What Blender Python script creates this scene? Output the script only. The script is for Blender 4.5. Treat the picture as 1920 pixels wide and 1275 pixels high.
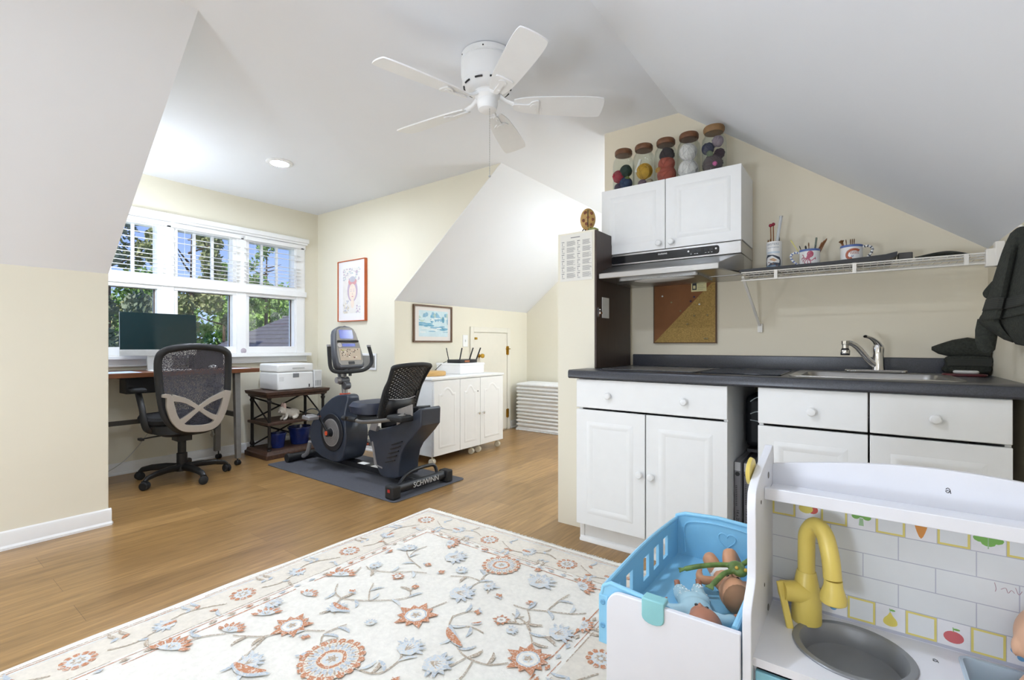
import bpy, math, random
from mathutils import Vector, Matrix
for o in list(bpy.data.objects): bpy.data.objects.remove(o)
S = bpy.context.scene
COL = S.collection
random.seed(7)
PI = math.pi
# ------------------------------------------------------------------ camera, light, exposure
cam = bpy.data.objects.new('camera', bpy.data.cameras.new('camera')); COL.objects.link(cam)
cam.location = (0, 0, 1.05); cam.rotation_euler = (PI/2, 0, math.radians(36.3))
cam.data.sensor_width = 36; cam.data.lens = 888/1920*36; cam.data.shift_y = 7.5/1920; cam.data.clip_start = .02
S.camera = cam
S.view_settings.view_transform = 'Standard'; S.view_settings.look = 'None'; S.view_settings.gamma = 1
S.view_settings.exposure = 0.0
W = bpy.data.worlds.new('world'); S.world = W; W.use_nodes = True
wn = W.node_tree; wn.nodes.clear()
_o = wn.nodes.new('ShaderNodeOutputWorld'); _b = wn.nodes.new('ShaderNodeBackground')
_tc = wn.nodes.new('ShaderNodeTexCoord'); _sx = wn.nodes.new('ShaderNodeSeparateXYZ'); _cr = wn.nodes.new('ShaderNodeValToRGB')
wn.links.new(_tc.outputs['Generated'], _sx.inputs[0]); wn.links.new(_sx.outputs[2], _cr.inputs[0])
_cr.color_ramp.elements[0].position = 0.0; _cr.color_ramp.elements[0].color = (.50, .65, .98, 1)
_cr.color_ramp.elements[1].position = .35; _cr.color_ramp.elements[1].color = (.10, .22, .74, 1)
_b.inputs[1].default_value = 1.35
wn.links.new(_cr.outputs[0], _b.inputs[0]); wn.links.new(_b.outputs[0], _o.inputs[0])
sun = bpy.data.objects.new('sun', bpy.data.lights.new('sun', 'SUN')); COL.objects.link(sun)
sun.data.energy = 5; sun.data.angle = .01; sun.data.color = (1, .95, .85); sun.rotation_euler = (math.radians(38), math.radians(25), 0)
CEIL = 2.464
LIGHTS = [  # recessed ceiling lights: x, y, watts
    (-3.64, 1.90, 20, 'round recessed ceiling light glowing in the dormer ceiling near the window wall'),
    (-1.75, -.85, 12, 'recessed ceiling light behind the viewer over the rug end'),
    (-1.25, .55, 18, 'recessed ceiling light above the middle of the rug'),
    (-1.75, 4.1, 20, 'recessed ceiling light in the nook beyond the kitchen wall'),
    (-1.2, -2.0, 6, 'recessed ceiling light at the far back end of the room')]
LAMPCOL = (.82, .918, 1.08, 1)
def flash(x, y, z, power, r=.12):      # unseen point lamp added to even out the room's brightness
    l = bpy.data.objects.new('flash', bpy.data.lights.new('flash', 'POINT')); COL.objects.link(l)
    l.data.energy = power; l.data.shadow_soft_size = r; l.data.color = (.82, .918, 1.08); l.location = (x, y, z)
flash(.12, -1.5, 1.4, 15); flash(-2.8, -1.05, .65, 36); flash(-4.15, .95, 1.75, 20); flash(-1.1, 4.4, 1.45, 28)
sp0 = bpy.data.objects.new('flash', bpy.data.lights.new('flash', 'SPOT')); COL.objects.link(sp0)      # unseen spot added to brighten the upper kitchen end
sp0.data.energy = 100; sp0.data.spot_size = math.radians(75); sp0.data.spot_blend = 1; sp0.data.shadow_soft_size = .2; sp0.data.color = (.82, .918, 1.08)
sp0.location = (-.75, -1.3, .75); sp0.rotation_euler = (Vector((-.25, 2.7, 2.35))-sp0.location).to_track_quat('-Z', 'Y').to_euler()
# ------------------------------------------------------------------ materials
def lin(h):
    h = h.lstrip('#'); r = [int(h[i:i+2], 16)/255 for i in (0, 2, 4)]
    return tuple(c/12.92 if c <= .04045 else ((c+.055)/1.055)**2.4 for c in r) + (1,)
MATS = {}
def mat(name, hx, rough=.5, metal=0, var=.05, scale=18, bump=0, emit=0, alpha=1, coat=0, spec=.5, stretch=None):
    if name in MATS: return MATS[name]
    m = bpy.data.materials.new(name); m.use_nodes = True; n = m.node_tree; p = n.nodes['Principled BSDF']
    p.inputs['Roughness'].default_value = rough; p.inputs['Metallic'].default_value = metal
    p.inputs['Specular IOR Level'].default_value = spec; p.inputs['Coat Weight'].default_value = coat
    c = lin(hx)
    tc = n.nodes.new('ShaderNodeTexCoord'); mp = n.nodes.new('ShaderNodeMapping'); no = n.nodes.new('ShaderNodeTexNoise')
    n.links.new(tc.outputs['Object'], mp.inputs[0]); n.links.new(mp.outputs[0], no.inputs[0])
    no.inputs['Scale'].default_value = scale; no.inputs['Detail'].default_value = 4
    if stretch: mp.inputs['Scale'].default_value = stretch
    cr = n.nodes.new('ShaderNodeValToRGB')
    cr.color_ramp.elements[0].color = tuple(v*(1-var) for v in c[:3])+(1,); cr.color_ramp.elements[1].color = tuple(min(1, v*(1+var)) for v in c[:3])+(1,)
    cr.color_ramp.elements[0].position = .3; cr.color_ramp.elements[1].position = .7
    n.links.new(no.outputs[0], cr.inputs[0]); n.links.new(cr.outputs[0], p.inputs['Base Color'])
    if bump:
        b = n.nodes.new('ShaderNodeBump'); b.inputs['Strength'].default_value = bump; b.inputs['Distance'].default_value = .01
        n.links.new(no.outputs[0], b.inputs['Height']); n.links.new(b.outputs[0], p.inputs['Normal'])
    if emit:
        p.inputs['Emission Color'].default_value = c; p.inputs['Emission Strength'].default_value = emit
    if alpha < 1: p.inputs['Alpha'].default_value = alpha
    MATS[name] = m; return m
def glassmat(name, tint=(1, 1, 1), gloss=.08, rough=.02, edge=.5):
    if name in MATS: return MATS[name]
    m = bpy.data.materials.new(name); m.use_nodes = True; n = m.node_tree; n.nodes.clear()
    o = n.nodes.new('ShaderNodeOutputMaterial'); t = n.nodes.new('ShaderNodeBsdfTransparent'); g = n.nodes.new('ShaderNodeBsdfGlossy'); x = n.nodes.new('ShaderNodeMixShader')
    t.inputs[0].default_value = tint+(1,); g.inputs['Roughness'].default_value = rough
    lw = n.nodes.new('ShaderNodeLayerWeight'); lw.inputs[0].default_value = .25
    ma = n.nodes.new('ShaderNodeMath'); ma.operation = 'MULTIPLY_ADD'; ma.inputs[1].default_value = edge; ma.inputs[2].default_value = gloss
    n.links.new(lw.outputs['Facing'], ma.inputs[0]); n.links.new(ma.outputs[0], x.inputs[0])
    n.links.new(t.outputs[0], x.inputs[1]); n.links.new(g.outputs[0], x.inputs[2]); n.links.new(x.outputs[0], o.inputs[0])
    MATS[name] = m; return m
def floormat():
    m = bpy.data.materials.new('oak_plank'); m.use_nodes = True; n = m.node_tree; p = n.nodes['Principled BSDF']
    tc = n.nodes.new('ShaderNodeTexCoord'); mp = n.nodes.new('ShaderNodeMapping'); mp.inputs['Rotation'].default_value = (0, 0, PI/2)
    n.links.new(tc.outputs['Object'], mp.inputs[0])
    br = n.nodes.new('ShaderNodeTexBrick'); n.links.new(mp.outputs[0], br.inputs[0])
    br.offset = .37; br.inputs['Scale'].default_value = 1; br.inputs['Brick Width'].default_value = 1.22; br.inputs['Row Height'].default_value = .18
    br.inputs['Mortar Size'].default_value = .0009; br.inputs['Mortar Smooth'].default_value = .3; br.inputs['Bias'].default_value = 0
    br.inputs['Color1'].default_value = lin('#AE8A59'); br.inputs['Color2'].default_value = lin('#997749'); br.inputs['Mortar'].default_value = lin('#6f5436')
    m2 = n.nodes.new('ShaderNodeMapping'); m2.inputs['Scale'].default_value = (16, 1.1, 1); n.links.new(tc.outputs['Object'], m2.inputs[0])
    no = n.nodes.new('ShaderNodeTexNoise'); no.inputs['Scale'].default_value = 3.2; no.inputs['Detail'].default_value = 8; no.inputs['Roughness'].default_value = .62; no.inputs['Distortion'].default_value = .6
    n.links.new(m2.outputs[0], no.inputs[0])
    cr = n.nodes.new('ShaderNodeValToRGB'); cr.color_ramp.elements[0].position = .3; cr.color_ramp.elements[1].position = .72
    cr.color_ramp.elements[0].color = (.62, .58, .52, 1); cr.color_ramp.elements[1].color = (1.22, 1.2, 1.16, 1)
    n.links.new(no.outputs[0], cr.inputs[0])
    mx = n.nodes.new('ShaderNodeMix'); mx.data_type = 'RGBA'; mx.blend_type = 'MULTIPLY'; mx.inputs[0].default_value = 1
    n.links.new(br.outputs[0], mx.inputs[6]); n.links.new(cr.outputs[0], mx.inputs[7]); n.links.new(mx.outputs[2], p.inputs['Base Color'])
    p.inputs['Roughness'].default_value = .3; p.inputs['Specular IOR Level'].default_value = .6
    b = n.nodes.new('ShaderNodeBump'); b.inputs['Strength'].default_value = .12; b.inputs['Distance'].default_value = .004
    n.links.new(no.outputs[0], b.inputs['Height']); n.links.new(b.outputs[0], p.inputs['Normal'])
    return m
def bandmat(name, c1, c2, axis, freq, rough=.5, thresh=.5, alpha=False, metal=0):   # stripes along one axis
    m = bpy.data.materials.new(name); m.use_nodes = True; n = m.node_tree; p = n.nodes['Principled BSDF']
    tc = n.nodes.new('ShaderNodeTexCoord'); sx = n.nodes.new('ShaderNodeSeparateXYZ'); n.links.new(tc.outputs['Object'], sx.inputs[0])
    mu = n.nodes.new('ShaderNodeMath'); mu.operation = 'MULTIPLY'; mu.inputs[1].default_value = freq; n.links.new(sx.outputs[axis], mu.inputs[0])
    fr = n.nodes.new('ShaderNodeMath'); fr.operation = 'FRACT'; n.links.new(mu.outputs[0], fr.inputs[0])
    gt = n.nodes.new('ShaderNodeMath'); gt.operation = 'GREATER_THAN'; gt.inputs[1].default_value = thresh; n.links.new(fr.outputs[0], gt.inputs[0])
    mx = n.nodes.new('ShaderNodeMix'); mx.data_type = 'RGBA'; mx.inputs[6].default_value = lin(c1); mx.inputs[7].default_value = lin(c2)
    n.links.new(gt.outputs[0], mx.inputs[0]); n.links.new(mx.outputs[2], p.inputs['Base Color'])
    p.inputs['Roughness'].default_value = rough; p.inputs['Metallic'].default_value = metal
    MATS[name] = m; return m
def meshmat(name, hx, dens):     # fine woven net: partly see-through
    m = bpy.data.materials.new(name); m.use_nodes = True; n = m.node_tree; p = n.nodes['Principled BSDF']
    p.inputs['Base Color'].default_value = lin(hx); p.inputs['Roughness'].default_value = .7
    tc = n.nodes.new('ShaderNodeTexCoord'); ch = n.nodes.new('ShaderNodeTexVoronoi'); ch.inputs['Scale'].default_value = 170
    n.links.new(tc.outputs['Object'], ch.inputs[0])
    gt = n.nodes.new('ShaderNodeMath'); gt.operation = 'GREATER_THAN'; gt.inputs[1].default_value = dens; n.links.new(ch.outputs['Distance'], gt.inputs[0])
    n.links.new(gt.outputs[0], p.inputs['Alpha'])
    MATS[name] = m; return m
WALL = mat('cream_paint', '#ECE6D3', .75, var=.012, scale=2)
KWALL = mat('cream_paint_warm_light', '#EBE1CA', .75, var=.012, scale=2)  # same cream as the other walls, with warm light put into the colour
WHITE = mat('white_ceiling_paint', '#F1F3F7', .8, var=.008, scale=2)
TRIM = mat('white_trim_gloss', '#F6F6F5', .35, var=.01)
CAB = mat('white_cabinet_lacquer', '#F2F2F0', .38, var=.01)
FLOOR = floormat()
BLACKP = mat('black_plastic', '#1d1d1f', .45, var=.1)
SOFTBLK = mat('black_rubber', '#222325', .7, var=.15)
NAVY = mat('graphite_blue_plastic', '#353b47', .32, var=.08)
STEEL = mat('brushed_steel', '#b9b8b6', .28, 1, var=.08, scale=40, stretch=(1, 30, 30))
CHROME = mat('chrome', '#dcdcdc', .08, 1, var=.02)
GREYM = mat('grey_metal', '#8d8b88', .45, .6, var=.08)
BRASS = mat('brass', '#b8923e', .3, 1, var=.1)
DKWOOD = mat('dark_walnut', '#4a3327', .5, var=.3, scale=6, stretch=(1, 9, 9))
WOODTOP = mat('red_brown_wood', '#6b3f24', .4, var=.3, scale=6, stretch=(8, 1, 8))
IRON = mat('dark_iron', '#2a2522', .5, .3, var=.15)
PAPER = mat('paper_white', '#eeece6', .8, var=.02)
INK = mat('print_ink', '#3a3a3c', .7, var=.05)
# ------------------------------------------------------------------ mesh helper
def V(*a): return Vector(a)
def rotz(a): return Matrix.Rotation(a, 4, 'Z')
def frame(o, u, v):       # 4x4 from origin and two axes
    u = Vector(u).normalized(); v = Vector(v); v = (v-u*v.dot(u)).normalized(); w = u.cross(v)
    return Matrix(((u.x, v.x, w.x, o[0]), (u.y, v.y, w.y, o[1]), (u.z, v.z, w.z, o[2]), (0, 0, 0, 1)))
class G:
    def __init__(s): s.v = []; s.f = []; s.m = []
    def add(s, vs, fs, m=0, M=None):
        b = len(s.v)
        s.v += [tuple(M @ Vector(v)) for v in vs] if M else [tuple(v) for v in vs]
        s.f += [tuple(i+b for i in f) for f in fs]; s.m += [m]*len(fs); return s
    def box(s, a, b, m=0, M=None):
        x0, y0, z0 = (min(p, q) for p, q in zip(a, b)); x1, y1, z1 = (max(p, q) for p, q in zip(a, b))
        return s.add([(x0,y0,z0),(x1,y0,z0),(x1,y1,z0),(x0,y1,z0),(x0,y0,z1),(x1,y0,z1),(x1,y1,z1),(x0,y1,z1)],
                     [(0,3,2,1),(4,5,6,7),(0,1,5,4),(1,2,6,5),(2,3,7,6),(3,0,4,7)], m, M)
    def bar(s, p, q, w, h=None, up=(0, 0, 1), m=0):   # square bar between two points
        p = Vector(p); q = Vector(q); h = h or w; d = q-p; L = d.length
        if abs(d.normalized().dot(Vector(up))) > .99: up = (1, 0, 0)
        F = frame(p, d, up)
        return s.box((0, -h/2, -w/2), (L, h/2, w/2), m, F)
    def tube(s, pts, r, m=0, seg=10, closed=False, flat=1.0, up=None):
        pts = [Vector(p) for p in pts]; n = len(pts); rs = r if isinstance(r, (list, tuple)) else [r]*n
        ref = Vector(up) if up else None; vs = []; prev = None
        for i, p in enumerate(pts):
            a = pts[i-1] if (i > 0 or closed) else p; b = pts[(i+1) % n] if (i < n-1 or closed) else p
            t = (b-a).normalized()
            if ref is not None: x = ref-t*ref.dot(t)
            elif prev is None: x = t.orthogonal()
            else: x = prev-t*prev.dot(t)
            x = x.normalized() if x.length > 1e-6 else t.orthogonal().normalized()
            prev = x; y = t.cross(x)
            for k in range(seg):
                c = 2*PI*k/seg; vs.append(p+(x*math.cos(c)*flat+y*math.sin(c))*rs[i])
        fs = []
        for i in range(n if closed else n-1):
            j = (i+1) % n
            for k in range(seg):
                l = (k+1) % seg; fs.append((i*seg+k, i*seg+l, j*seg+l, j*seg+k))
        if not closed: fs += [tuple(range(seg))[::-1], tuple((n-1)*seg+k for k in range(seg))]
        return s.add(vs, fs, m)
    def lathe(s, prof, o=(0, 0, 0), seg=28, m=0, M=None, cap=True):
        vs = []; fs = []; n = len(prof)
        for r, z in prof:
            for k in range(seg):
                c = 2*PI*k/seg; vs.append((o[0]+r*math.cos(c), o[1]+r*math.sin(c), o[2]+z))
        for i in range(n-1):
            for k in range(seg):
                l = (k+1) % seg; fs.append((i*seg+k, i*seg+l, (i+1)*seg+l, (i+1)*seg+k))
        cl = prof[0] == prof[-1] or not cap
        if not cl and prof[0][0] > 1e-5: fs.append(tuple(range(seg))[::-1])
        if not cl and prof[-1][0] > 1e-5: fs.append(tuple((n-1)*seg+k for k in range(seg)))
        return s.add(vs, fs, m, M)
    def prism(s, pts, M, d, m=0):      # polygon in the u,v plane of M, extruded along its w axis
        a = sum(p[0]*q[1]-q[0]*p[1] for p, q in zip(pts, pts[1:]+pts[:1]))
        if a < 0: pts = pts[::-1]
        n = len(pts); lo, hi = (0, d) if d > 0 else (d, 0)
        vs = [(x, y, lo) for x, y in pts]+[(x, y, hi) for x, y in pts]
        fs = [tuple(range(n))[::-1], tuple(range(n, 2*n))]+[(i, (i+1) % n, n+(i+1) % n, n+i) for i in range(n)]
        return s.add(vs, fs, m, M)
    def poly(s, pts, M, z=0, m=0): return s.add([(x, y, z) for x, y in pts], [tuple(range(len(pts)))], m, M)
    def ball(s, c, r, m=0, seg=16, rings=10, R=None):
        if not isinstance(r, (tuple, list)): r = (r, r, r)
        vs = [(0, 0, r[2])]; fs = []
        for i in range(1, rings):
            a = PI*i/rings
            for k in range(seg):
                b = 2*PI*k/seg; vs.append((r[0]*math.sin(a)*math.cos(b), r[1]*math.sin(a)*math.sin(b), r[2]*math.cos(a)))
        vs.append((0, 0, -r[2])); L = len(vs)-1
        for k in range(seg):
            fs.append((0, 1+k, 1+(k+1) % seg)); fs.append((L, 1+(rings-2)*seg+(k+1) % seg, 1+(rings-2)*seg+k))
        for i in range(rings-2):
            for k in range(seg):
                fs.append((1+i*seg+k, 1+(i+1)*seg+k, 1+(i+1)*seg+(k+1) % seg, 1+i*seg+(k+1) % seg))
        M = Matrix.Translation(Vector(c))
        return s.add(vs, fs, m, M @ R.to_4x4() if R else M)
    def loft(s, rings, m=0, cap=True):
        n = len(rings[0]); vs = [p for r in rings for p in r]; fs = []
        for i in range(len(rings)-1):
            for k in range(n):
                l = (k+1) % n; fs.append((i*n+k, i*n+l, (i+1)*n+l, (i+1)*n+k))
        if cap: fs += [tuple(range(n))[::-1], tuple((len(rings)-1)*n+k for k in range(n))]
        return s.add(vs, fs, m)
    def text(s, body, size, M, m=0, depth=.0006, align='CENTER'):
        cu = bpy.data.curves.new('lettering', 'FONT'); cu.body = body; cu.size = size; cu.extrude = depth; cu.align_x = align; cu.align_y = 'CENTER'; cu.resolution_u = 3
        o = bpy.data.objects.new('lettering', cu); COL.objects.link(o)
        me = bpy.data.meshes.new_from_object(o.evaluated_get(bpy.context.evaluated_depsgraph_get()))
        s.add([v.co for v in me.vertices], [tuple(p.vertices) for p in me.polygons], m, M)
        bpy.data.objects.remove(o); bpy.data.curves.remove(cu); bpy.data.meshes.remove(me); return s
    def obj(s, name, mats, parent=None, local=False, bevel=0, seg=2, smooth=35, sub=0, remesh=0, label=None):
        mats = mats if isinstance(mats, (list, tuple)) else [mats]
        vs = [Vector(v) for v in s.v]; off = None
        if parent is None and not local:
            lo = [min(v[i] for v in vs) for i in range(3)]; hi = [max(v[i] for v in vs) for i in range(3)]
            off = Vector(((lo[0]+hi[0])/2, (lo[1]+hi[1])/2, lo[2])); vs = [v-off for v in vs]
        elif parent is not None and not local:
            r = parent
            while r.parent: r = r.parent
            inv = Matrix.LocRotScale(r.location, r.rotation_euler, (1, 1, 1)).inverted(); vs = [inv @ v for v in vs]
        me = bpy.data.meshes.new(name); me.from_pydata([tuple(v) for v in vs], [], s.f)
        for mt in mats: me.materials.append(mt)
        if len(mats) > 1: me.polygons.foreach_set('material_index', s.m)
        if smooth:
            me.polygons.foreach_set('use_smooth', [True]*len(me.polygons)); me.set_sharp_from_angle(angle=math.radians(smooth))
        me.update()
        o = bpy.data.objects.new(name, me); COL.objects.link(o)
        if parent is not None: o.parent = parent
        if off is not None: o.location = off
        if remesh:
            d = o.modifiers.new('remesh', 'REMESH'); d.mode = 'VOXEL'; d.voxel_size = remesh; d.use_smooth_shade = True
            d = o.modifiers.new('smooth', 'SMOOTH'); d.iterations = 4; d.factor = .5
        if bevel:
            d = o.modifiers.new('bevel', 'BEVEL'); d.width = bevel; d.segments = seg; d.limit_method = 'ANGLE'; d.angle_limit = math.radians(40); d.harden_normals = False
        if sub:
            d = o.modifiers.new('subsurf', 'SUBSURF'); d.levels = d.render_levels = sub
        if label: o['label'] = label
        return o
def thing(name, label, cat, loc=(0, 0, 0), rot=0, group=None):
    o = bpy.data.objects.new(name, None); COL.objects.link(o); o.empty_display_size = .05
    o.location = loc; o.rotation_euler = (0, 0, rot); o['label'] = label; o['category'] = cat
    if group: o['group'] = group
    return o
def tag(o, label, cat, group=None, kind=None):
    o['label'] = label; o['category'] = cat
    if group: o['group'] = group
    if kind: o['kind'] = kind
    return o
def struct(g, name, m, bevel=0, smooth=35, parent=None):
    o = g.obj(name, m, parent, bevel=bevel, smooth=smooth)
    if parent is None: o['kind'] = 'structure'
    return o
def copy_tree(o, parent=None):
    c = o.copy(); COL.objects.link(c)
    if parent is not None: c.parent = parent
    for ch in list(o.children): copy_tree(ch, c)
    return c
def ribbon(pts, w):
    pts = [Vector((p[0], p[1])) for p in pts]; n = len(pts); ws = w if isinstance(w, (list, tuple)) else [w]*n; L = []; R = []
    for i, p in enumerate(pts):
        t = (pts[min(i+1, n-1)]-pts[max(i-1, 0)]).normalized(); q = Vector((-t.y, t.x))*ws[i]/2
        L.append(tuple(p+q)); R.append(tuple(p-q))
    return L+R[::-1]
def spline(pts, k=6, closed=False):      # Catmull-Rom through points of any dimension
    pts = [Vector(p) for p in pts]; n = len(pts); out = []
    for i in range(n if closed else n-1):
        a, b, c, d = (pts[(i-1) % n], pts[i], pts[(i+1) % n], pts[(i+2) % n]) if closed else (pts[max(i-1, 0)], pts[i], pts[i+1], pts[min(i+2, n-1)])
        for j in range(k):
            t = j/k; out.append(.5*(2*b+(c-a)*t+(2*a-5*b+4*c-d)*t*t+(3*b-a-3*c+d)*t*t*t))
    if not closed: out.append(pts[-1])
    return out
def circ(cx, cy, rx, ry=None, n=24, a0=0): return [(cx+rx*math.cos(a0+2*PI*k/n), cy+(ry or rx)*math.sin(a0+2*PI*k/n)) for k in range(n)]
def rrect(x0, y0, x1, y1, r, n=5):
    out = []
    for cx, cy, a in ((x1-r, y1-r, 0), (x0+r, y1-r, PI/2), (x0+r, y0+r, PI), (x1-r, y0+r, 1.5*PI)):
        out += [(cx+r*math.cos(a+PI/2*k/n), cy+r*math.sin(a+PI/2*k/n)) for k in range(n+1)]
    return out
XZ = lambda y=0: frame((0, y, 0), (1, 0, 0), (0, 0, 1))      # u=X v=Z, w=-Y
YZ = lambda x=0: frame((x, 0, 0), (0, 1, 0), (0, 0, 1))      # u=Y v=Z, w=+X
XY = lambda z=0: Matrix.Translation((0, 0, z))
# ------------------------------------------------------------------ the room
KX, RX, SX1, SX2, KZ, RZ = -3.52, .457, -2.257, -.895, 1.458, 1.472
WX, DY0, DY1, NY, BY, KY, KL = -4.80, .83, 2.93, 5.12, -2.6, 2.94, -1.385
struct(G().box((-4.95, BY-.1, -.1), (RX+.12, NY+.1, 0)), 'floor', FLOOR)
g = G().box((SX1, BY, CEIL), (SX2, NY+.1, CEIL+.06)).box((WX-.12, DY0-.05, CEIL), (SX1, DY1+.05, CEIL+.06)).box((SX1-.02, BY, CEIL+.03), (SX2+.02, NY+.1, CEIL+.08))
struct(g, 'ceiling', WHITE)
sl = [(KX, KZ), (SX1, CEIL), (SX1, CEIL+.07), (KX-.06, KZ+.05), (KX-.06, KZ)]
g = G().prism(sl, XZ(BY), -(DY0-.0003-BY)).prism(sl, XZ(DY1+.0003), -(NY+.1-DY1-.0003))
struct(g, 'ceiling_left', WHITE)
g = G().prism([(SX2, CEIL), (RX, RZ), (RX+.06, RZ), (RX+.06, RZ+.05), (SX2, CEIL+.07)], XZ(BY), -(KY+.1-BY))
struct(g, 'ceiling_right', WHITE)
# window wall with the opening
OY0, OY1, OZ0, OZ1 = .93, 2.72, .975, 2.08
g = G().box((WX-.14, DY0-.1, -.05), (WX, OY0, CEIL)).box((WX-.14, OY1, -.05), (WX, DY1+.1, CEIL)).box((WX-.14, OY0, -.05), (WX, OY1, OZ0)).box((WX-.14, OY0, OZ1), (WX, OY1, CEIL))
struct(g, 'wall_window', WALL)
ck = [(WX-.05, 0), (KX-.002, 0), (KX-.002, KZ), (SX1-.002, CEIL+.002), (WX-.05, CEIL+.002)]
struct(G().prism(ck, XZ(DY1), -.06), 'wall_dormer_right', WALL)
struct(G().prism(ck, XZ(DY0), .06), 'wall_dormer_left', WALL)
struct(G().box((KX-.1, BY, 0), (KX, DY0-.002, KZ)), 'wall_left', WALL)
struct(G().box((KX-.1, DY1+.002, 0), (KX, NY+.1, KZ)), 'wall_nook', WALL)
struct(G().prism([(KX-.05, 0), (SX2+.05, 0), (SX2+.05, CEIL), (SX1, CEIL), (KX-.05, KZ-.03)], XZ(NY), -.1), 'wall_end', WALL)
struct(G().box((SX2, KY+.12, 0), (SX2+.1, NY, CEIL)), 'wall_nook_right', WALL)
struct(G().prism([(KL, 0), (RX+.05, 0), (RX+.05, RZ-.035), (SX2, CEIL), (KL, CEIL)], XZ(KY), -.12), 'wall_kitchen', KWALL)
struct(G().box((RX, BY, 0), (RX+.1, KY+.1, RZ)), 'wall_right', KWALL)
struct(G().prism([(KX-.1, 0), (RX+.1, 0), (RX+.1, RZ), (SX2, CEIL), (SX1, CEIL), (KX-.1, KZ)], XZ(BY), .1), 'wall_back', WALL)
struct(G().box((-1.436, 2.415, 0), (-1.2, KY, 1.694)), 'wall_stub', WALL)
def baseboard(name, p, q, nrm, h=.095):
    p = Vector(p); q = Vector(q); L = (q-p).length
    F = frame((p.x, p.y, 0), nrm, (0, 0, 1)); prof = [(0, 0), (.022, 0), (.022, .012), (.013, .022), (.013, h-.02), (.009, h-.006), (0, h)]
    d = F.to_3x3() @ Vector((0, 0, 1)); s = 1 if d.dot(q-p) > 0 else -1
    struct(G().prism(prof, F, s*L), name, TRIM)
baseboard('baseboard_left', (KX, BY, 0), (KX, DY0+.012, 0), (1, 0, 0))
baseboard('baseboard_window', (WX, DY0, 0), (WX, DY1, 0), (1, 0, 0))
baseboard('baseboard_dormer_right', (WX, DY1, 0), (KX, DY1, 0), (0, -1, 0))
baseboard('baseboard_dormer_left', (WX, DY0, 0), (KX, DY0, 0), (0, 1, 0))
baseboard('baseboard_nook', (KX, 4.745, 0), (KX, NY, 0), (1, 0, 0))
baseboard('baseboard_end', (KX, NY, 0), (SX2, NY, 0), (0, -1, 0))
# ------------------------------------------------------------------ window
win = bpy.data.objects.new('window_1', None); COL.objects.link(win); win.location = (WX, 1.825, OZ0); win['kind'] = 'structure'
g = G(); xf = WX+.025
P3 = [(1.0, 1.452), (1.602, 2.05), (2.2, 2.655)]
g.box((WX-.02, .875, 2.05), (xf, 2.776, 2.13)).box((WX-.02, .86, 2.12), (xf+.03, 2.80, 2.165)).box((WX-.02, .85, 2.10), (xf+.015, 2.79, 2.13))
for y0, y1 in ((.875, 1.0), (1.452, 1.602), (2.05, 2.2), (2.655, 2.776)):
    g.box((WX-.10, y0, .957), (xf-.012, y1, 2.07)); w = min(.06, (y1-y0)/2)
    g.box((WX-.02, (y0+y1)/2-w*.75, .957), (xf, (y0+y1)/2+w*.75, 2.07))
g.box((WX-.098, .88, 1.515), (xf-.005, 2.772, 1.64)).box((WX-.02, .875, 1.545), (xf+.02, 2.776, 1.60))
g.box((WX-.098, .88, .9575), (xf-.009, 2.772, 1.025)).box((WX-.098, .88, 2.045), (xf-.009, 2.772, 2.088))
struct(g, 'frame', TRIM, .004, parent=win)
struct(G().box((WX-.1, .85, .925), (WX+.075, 2.815, .957)).box((WX-.02, .87, .87), (xf-.005, 2.79, .926)).box((WX-.02, .87, .865), (xf+.005, 2.79, .88)), 'sill', TRIM, .005, parent=win)
PANE = glassmat('window_glass', (.97, .985, .98), .02)
for y0, y1 in P3:
    for z0, z1 in ((1.02, 1.52), (1.635, 2.05)):
        struct(G().box((WX-.066, y0-.005, z0), (WX-.06, y1+.005, z1)), 'pane', PANE, parent=win)
    g = G()
    for k in (1, 2):
        y = y0+(y1-y0)*k/3; g.box((WX-.075, y-.011, 1.63), (WX-.052, y+.011, 2.055))
    struct(g, 'muntin', TRIM, parent=win)
    if y0 > .9:
        struct(G().box((WX-.058, y0, 1.02), (WX-.05, y0+.006, 1.52)).box((WX-.058, y1-.008, 1.02), (WX-.05, y1, 1.52)).box((WX-.058, y0, 1.51), (WX-.05, y1, 1.52)), 'screen_edge', mat('dark_screen_edge', '#5a4a3c', .6), parent=win)
SLAT = mat('white_blind_slat', '#f4f4f2', .5, var=.01)
for (y0, y1), lb in zip(P3, ('white slatted blind on the left upper window, above the monitor', 'white slatted blind on the middle upper window', 'white slatted blind on the right upper window, near the wall corner')):
    t = thing('window_blind', lb, 'blind', (xf+.017, (y0+y1)/2, 1.64), 0, 'window blinds')
    g = G()
    for k in range(8): 
        z = 1.655+.036*k if k < 6 else 1.871+.05*(k-5)
        g.box((xf+.004, y0-.055, z), (xf+.03, y1+.055, z+.0028))
    g.obj('slats', SLAT, t)
    G().box((xf+.002, y0-.057, 2.052), (xf+.03, y1+.057, 2.085)).obj('head_rail', SLAT, t)
    for y in (y0+.04, y1-.04): G().tube([(xf+.017, y, 1.65), (xf+.017, y, 2.055)], .001, seg=5).obj('cord', SLAT, t)
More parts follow.
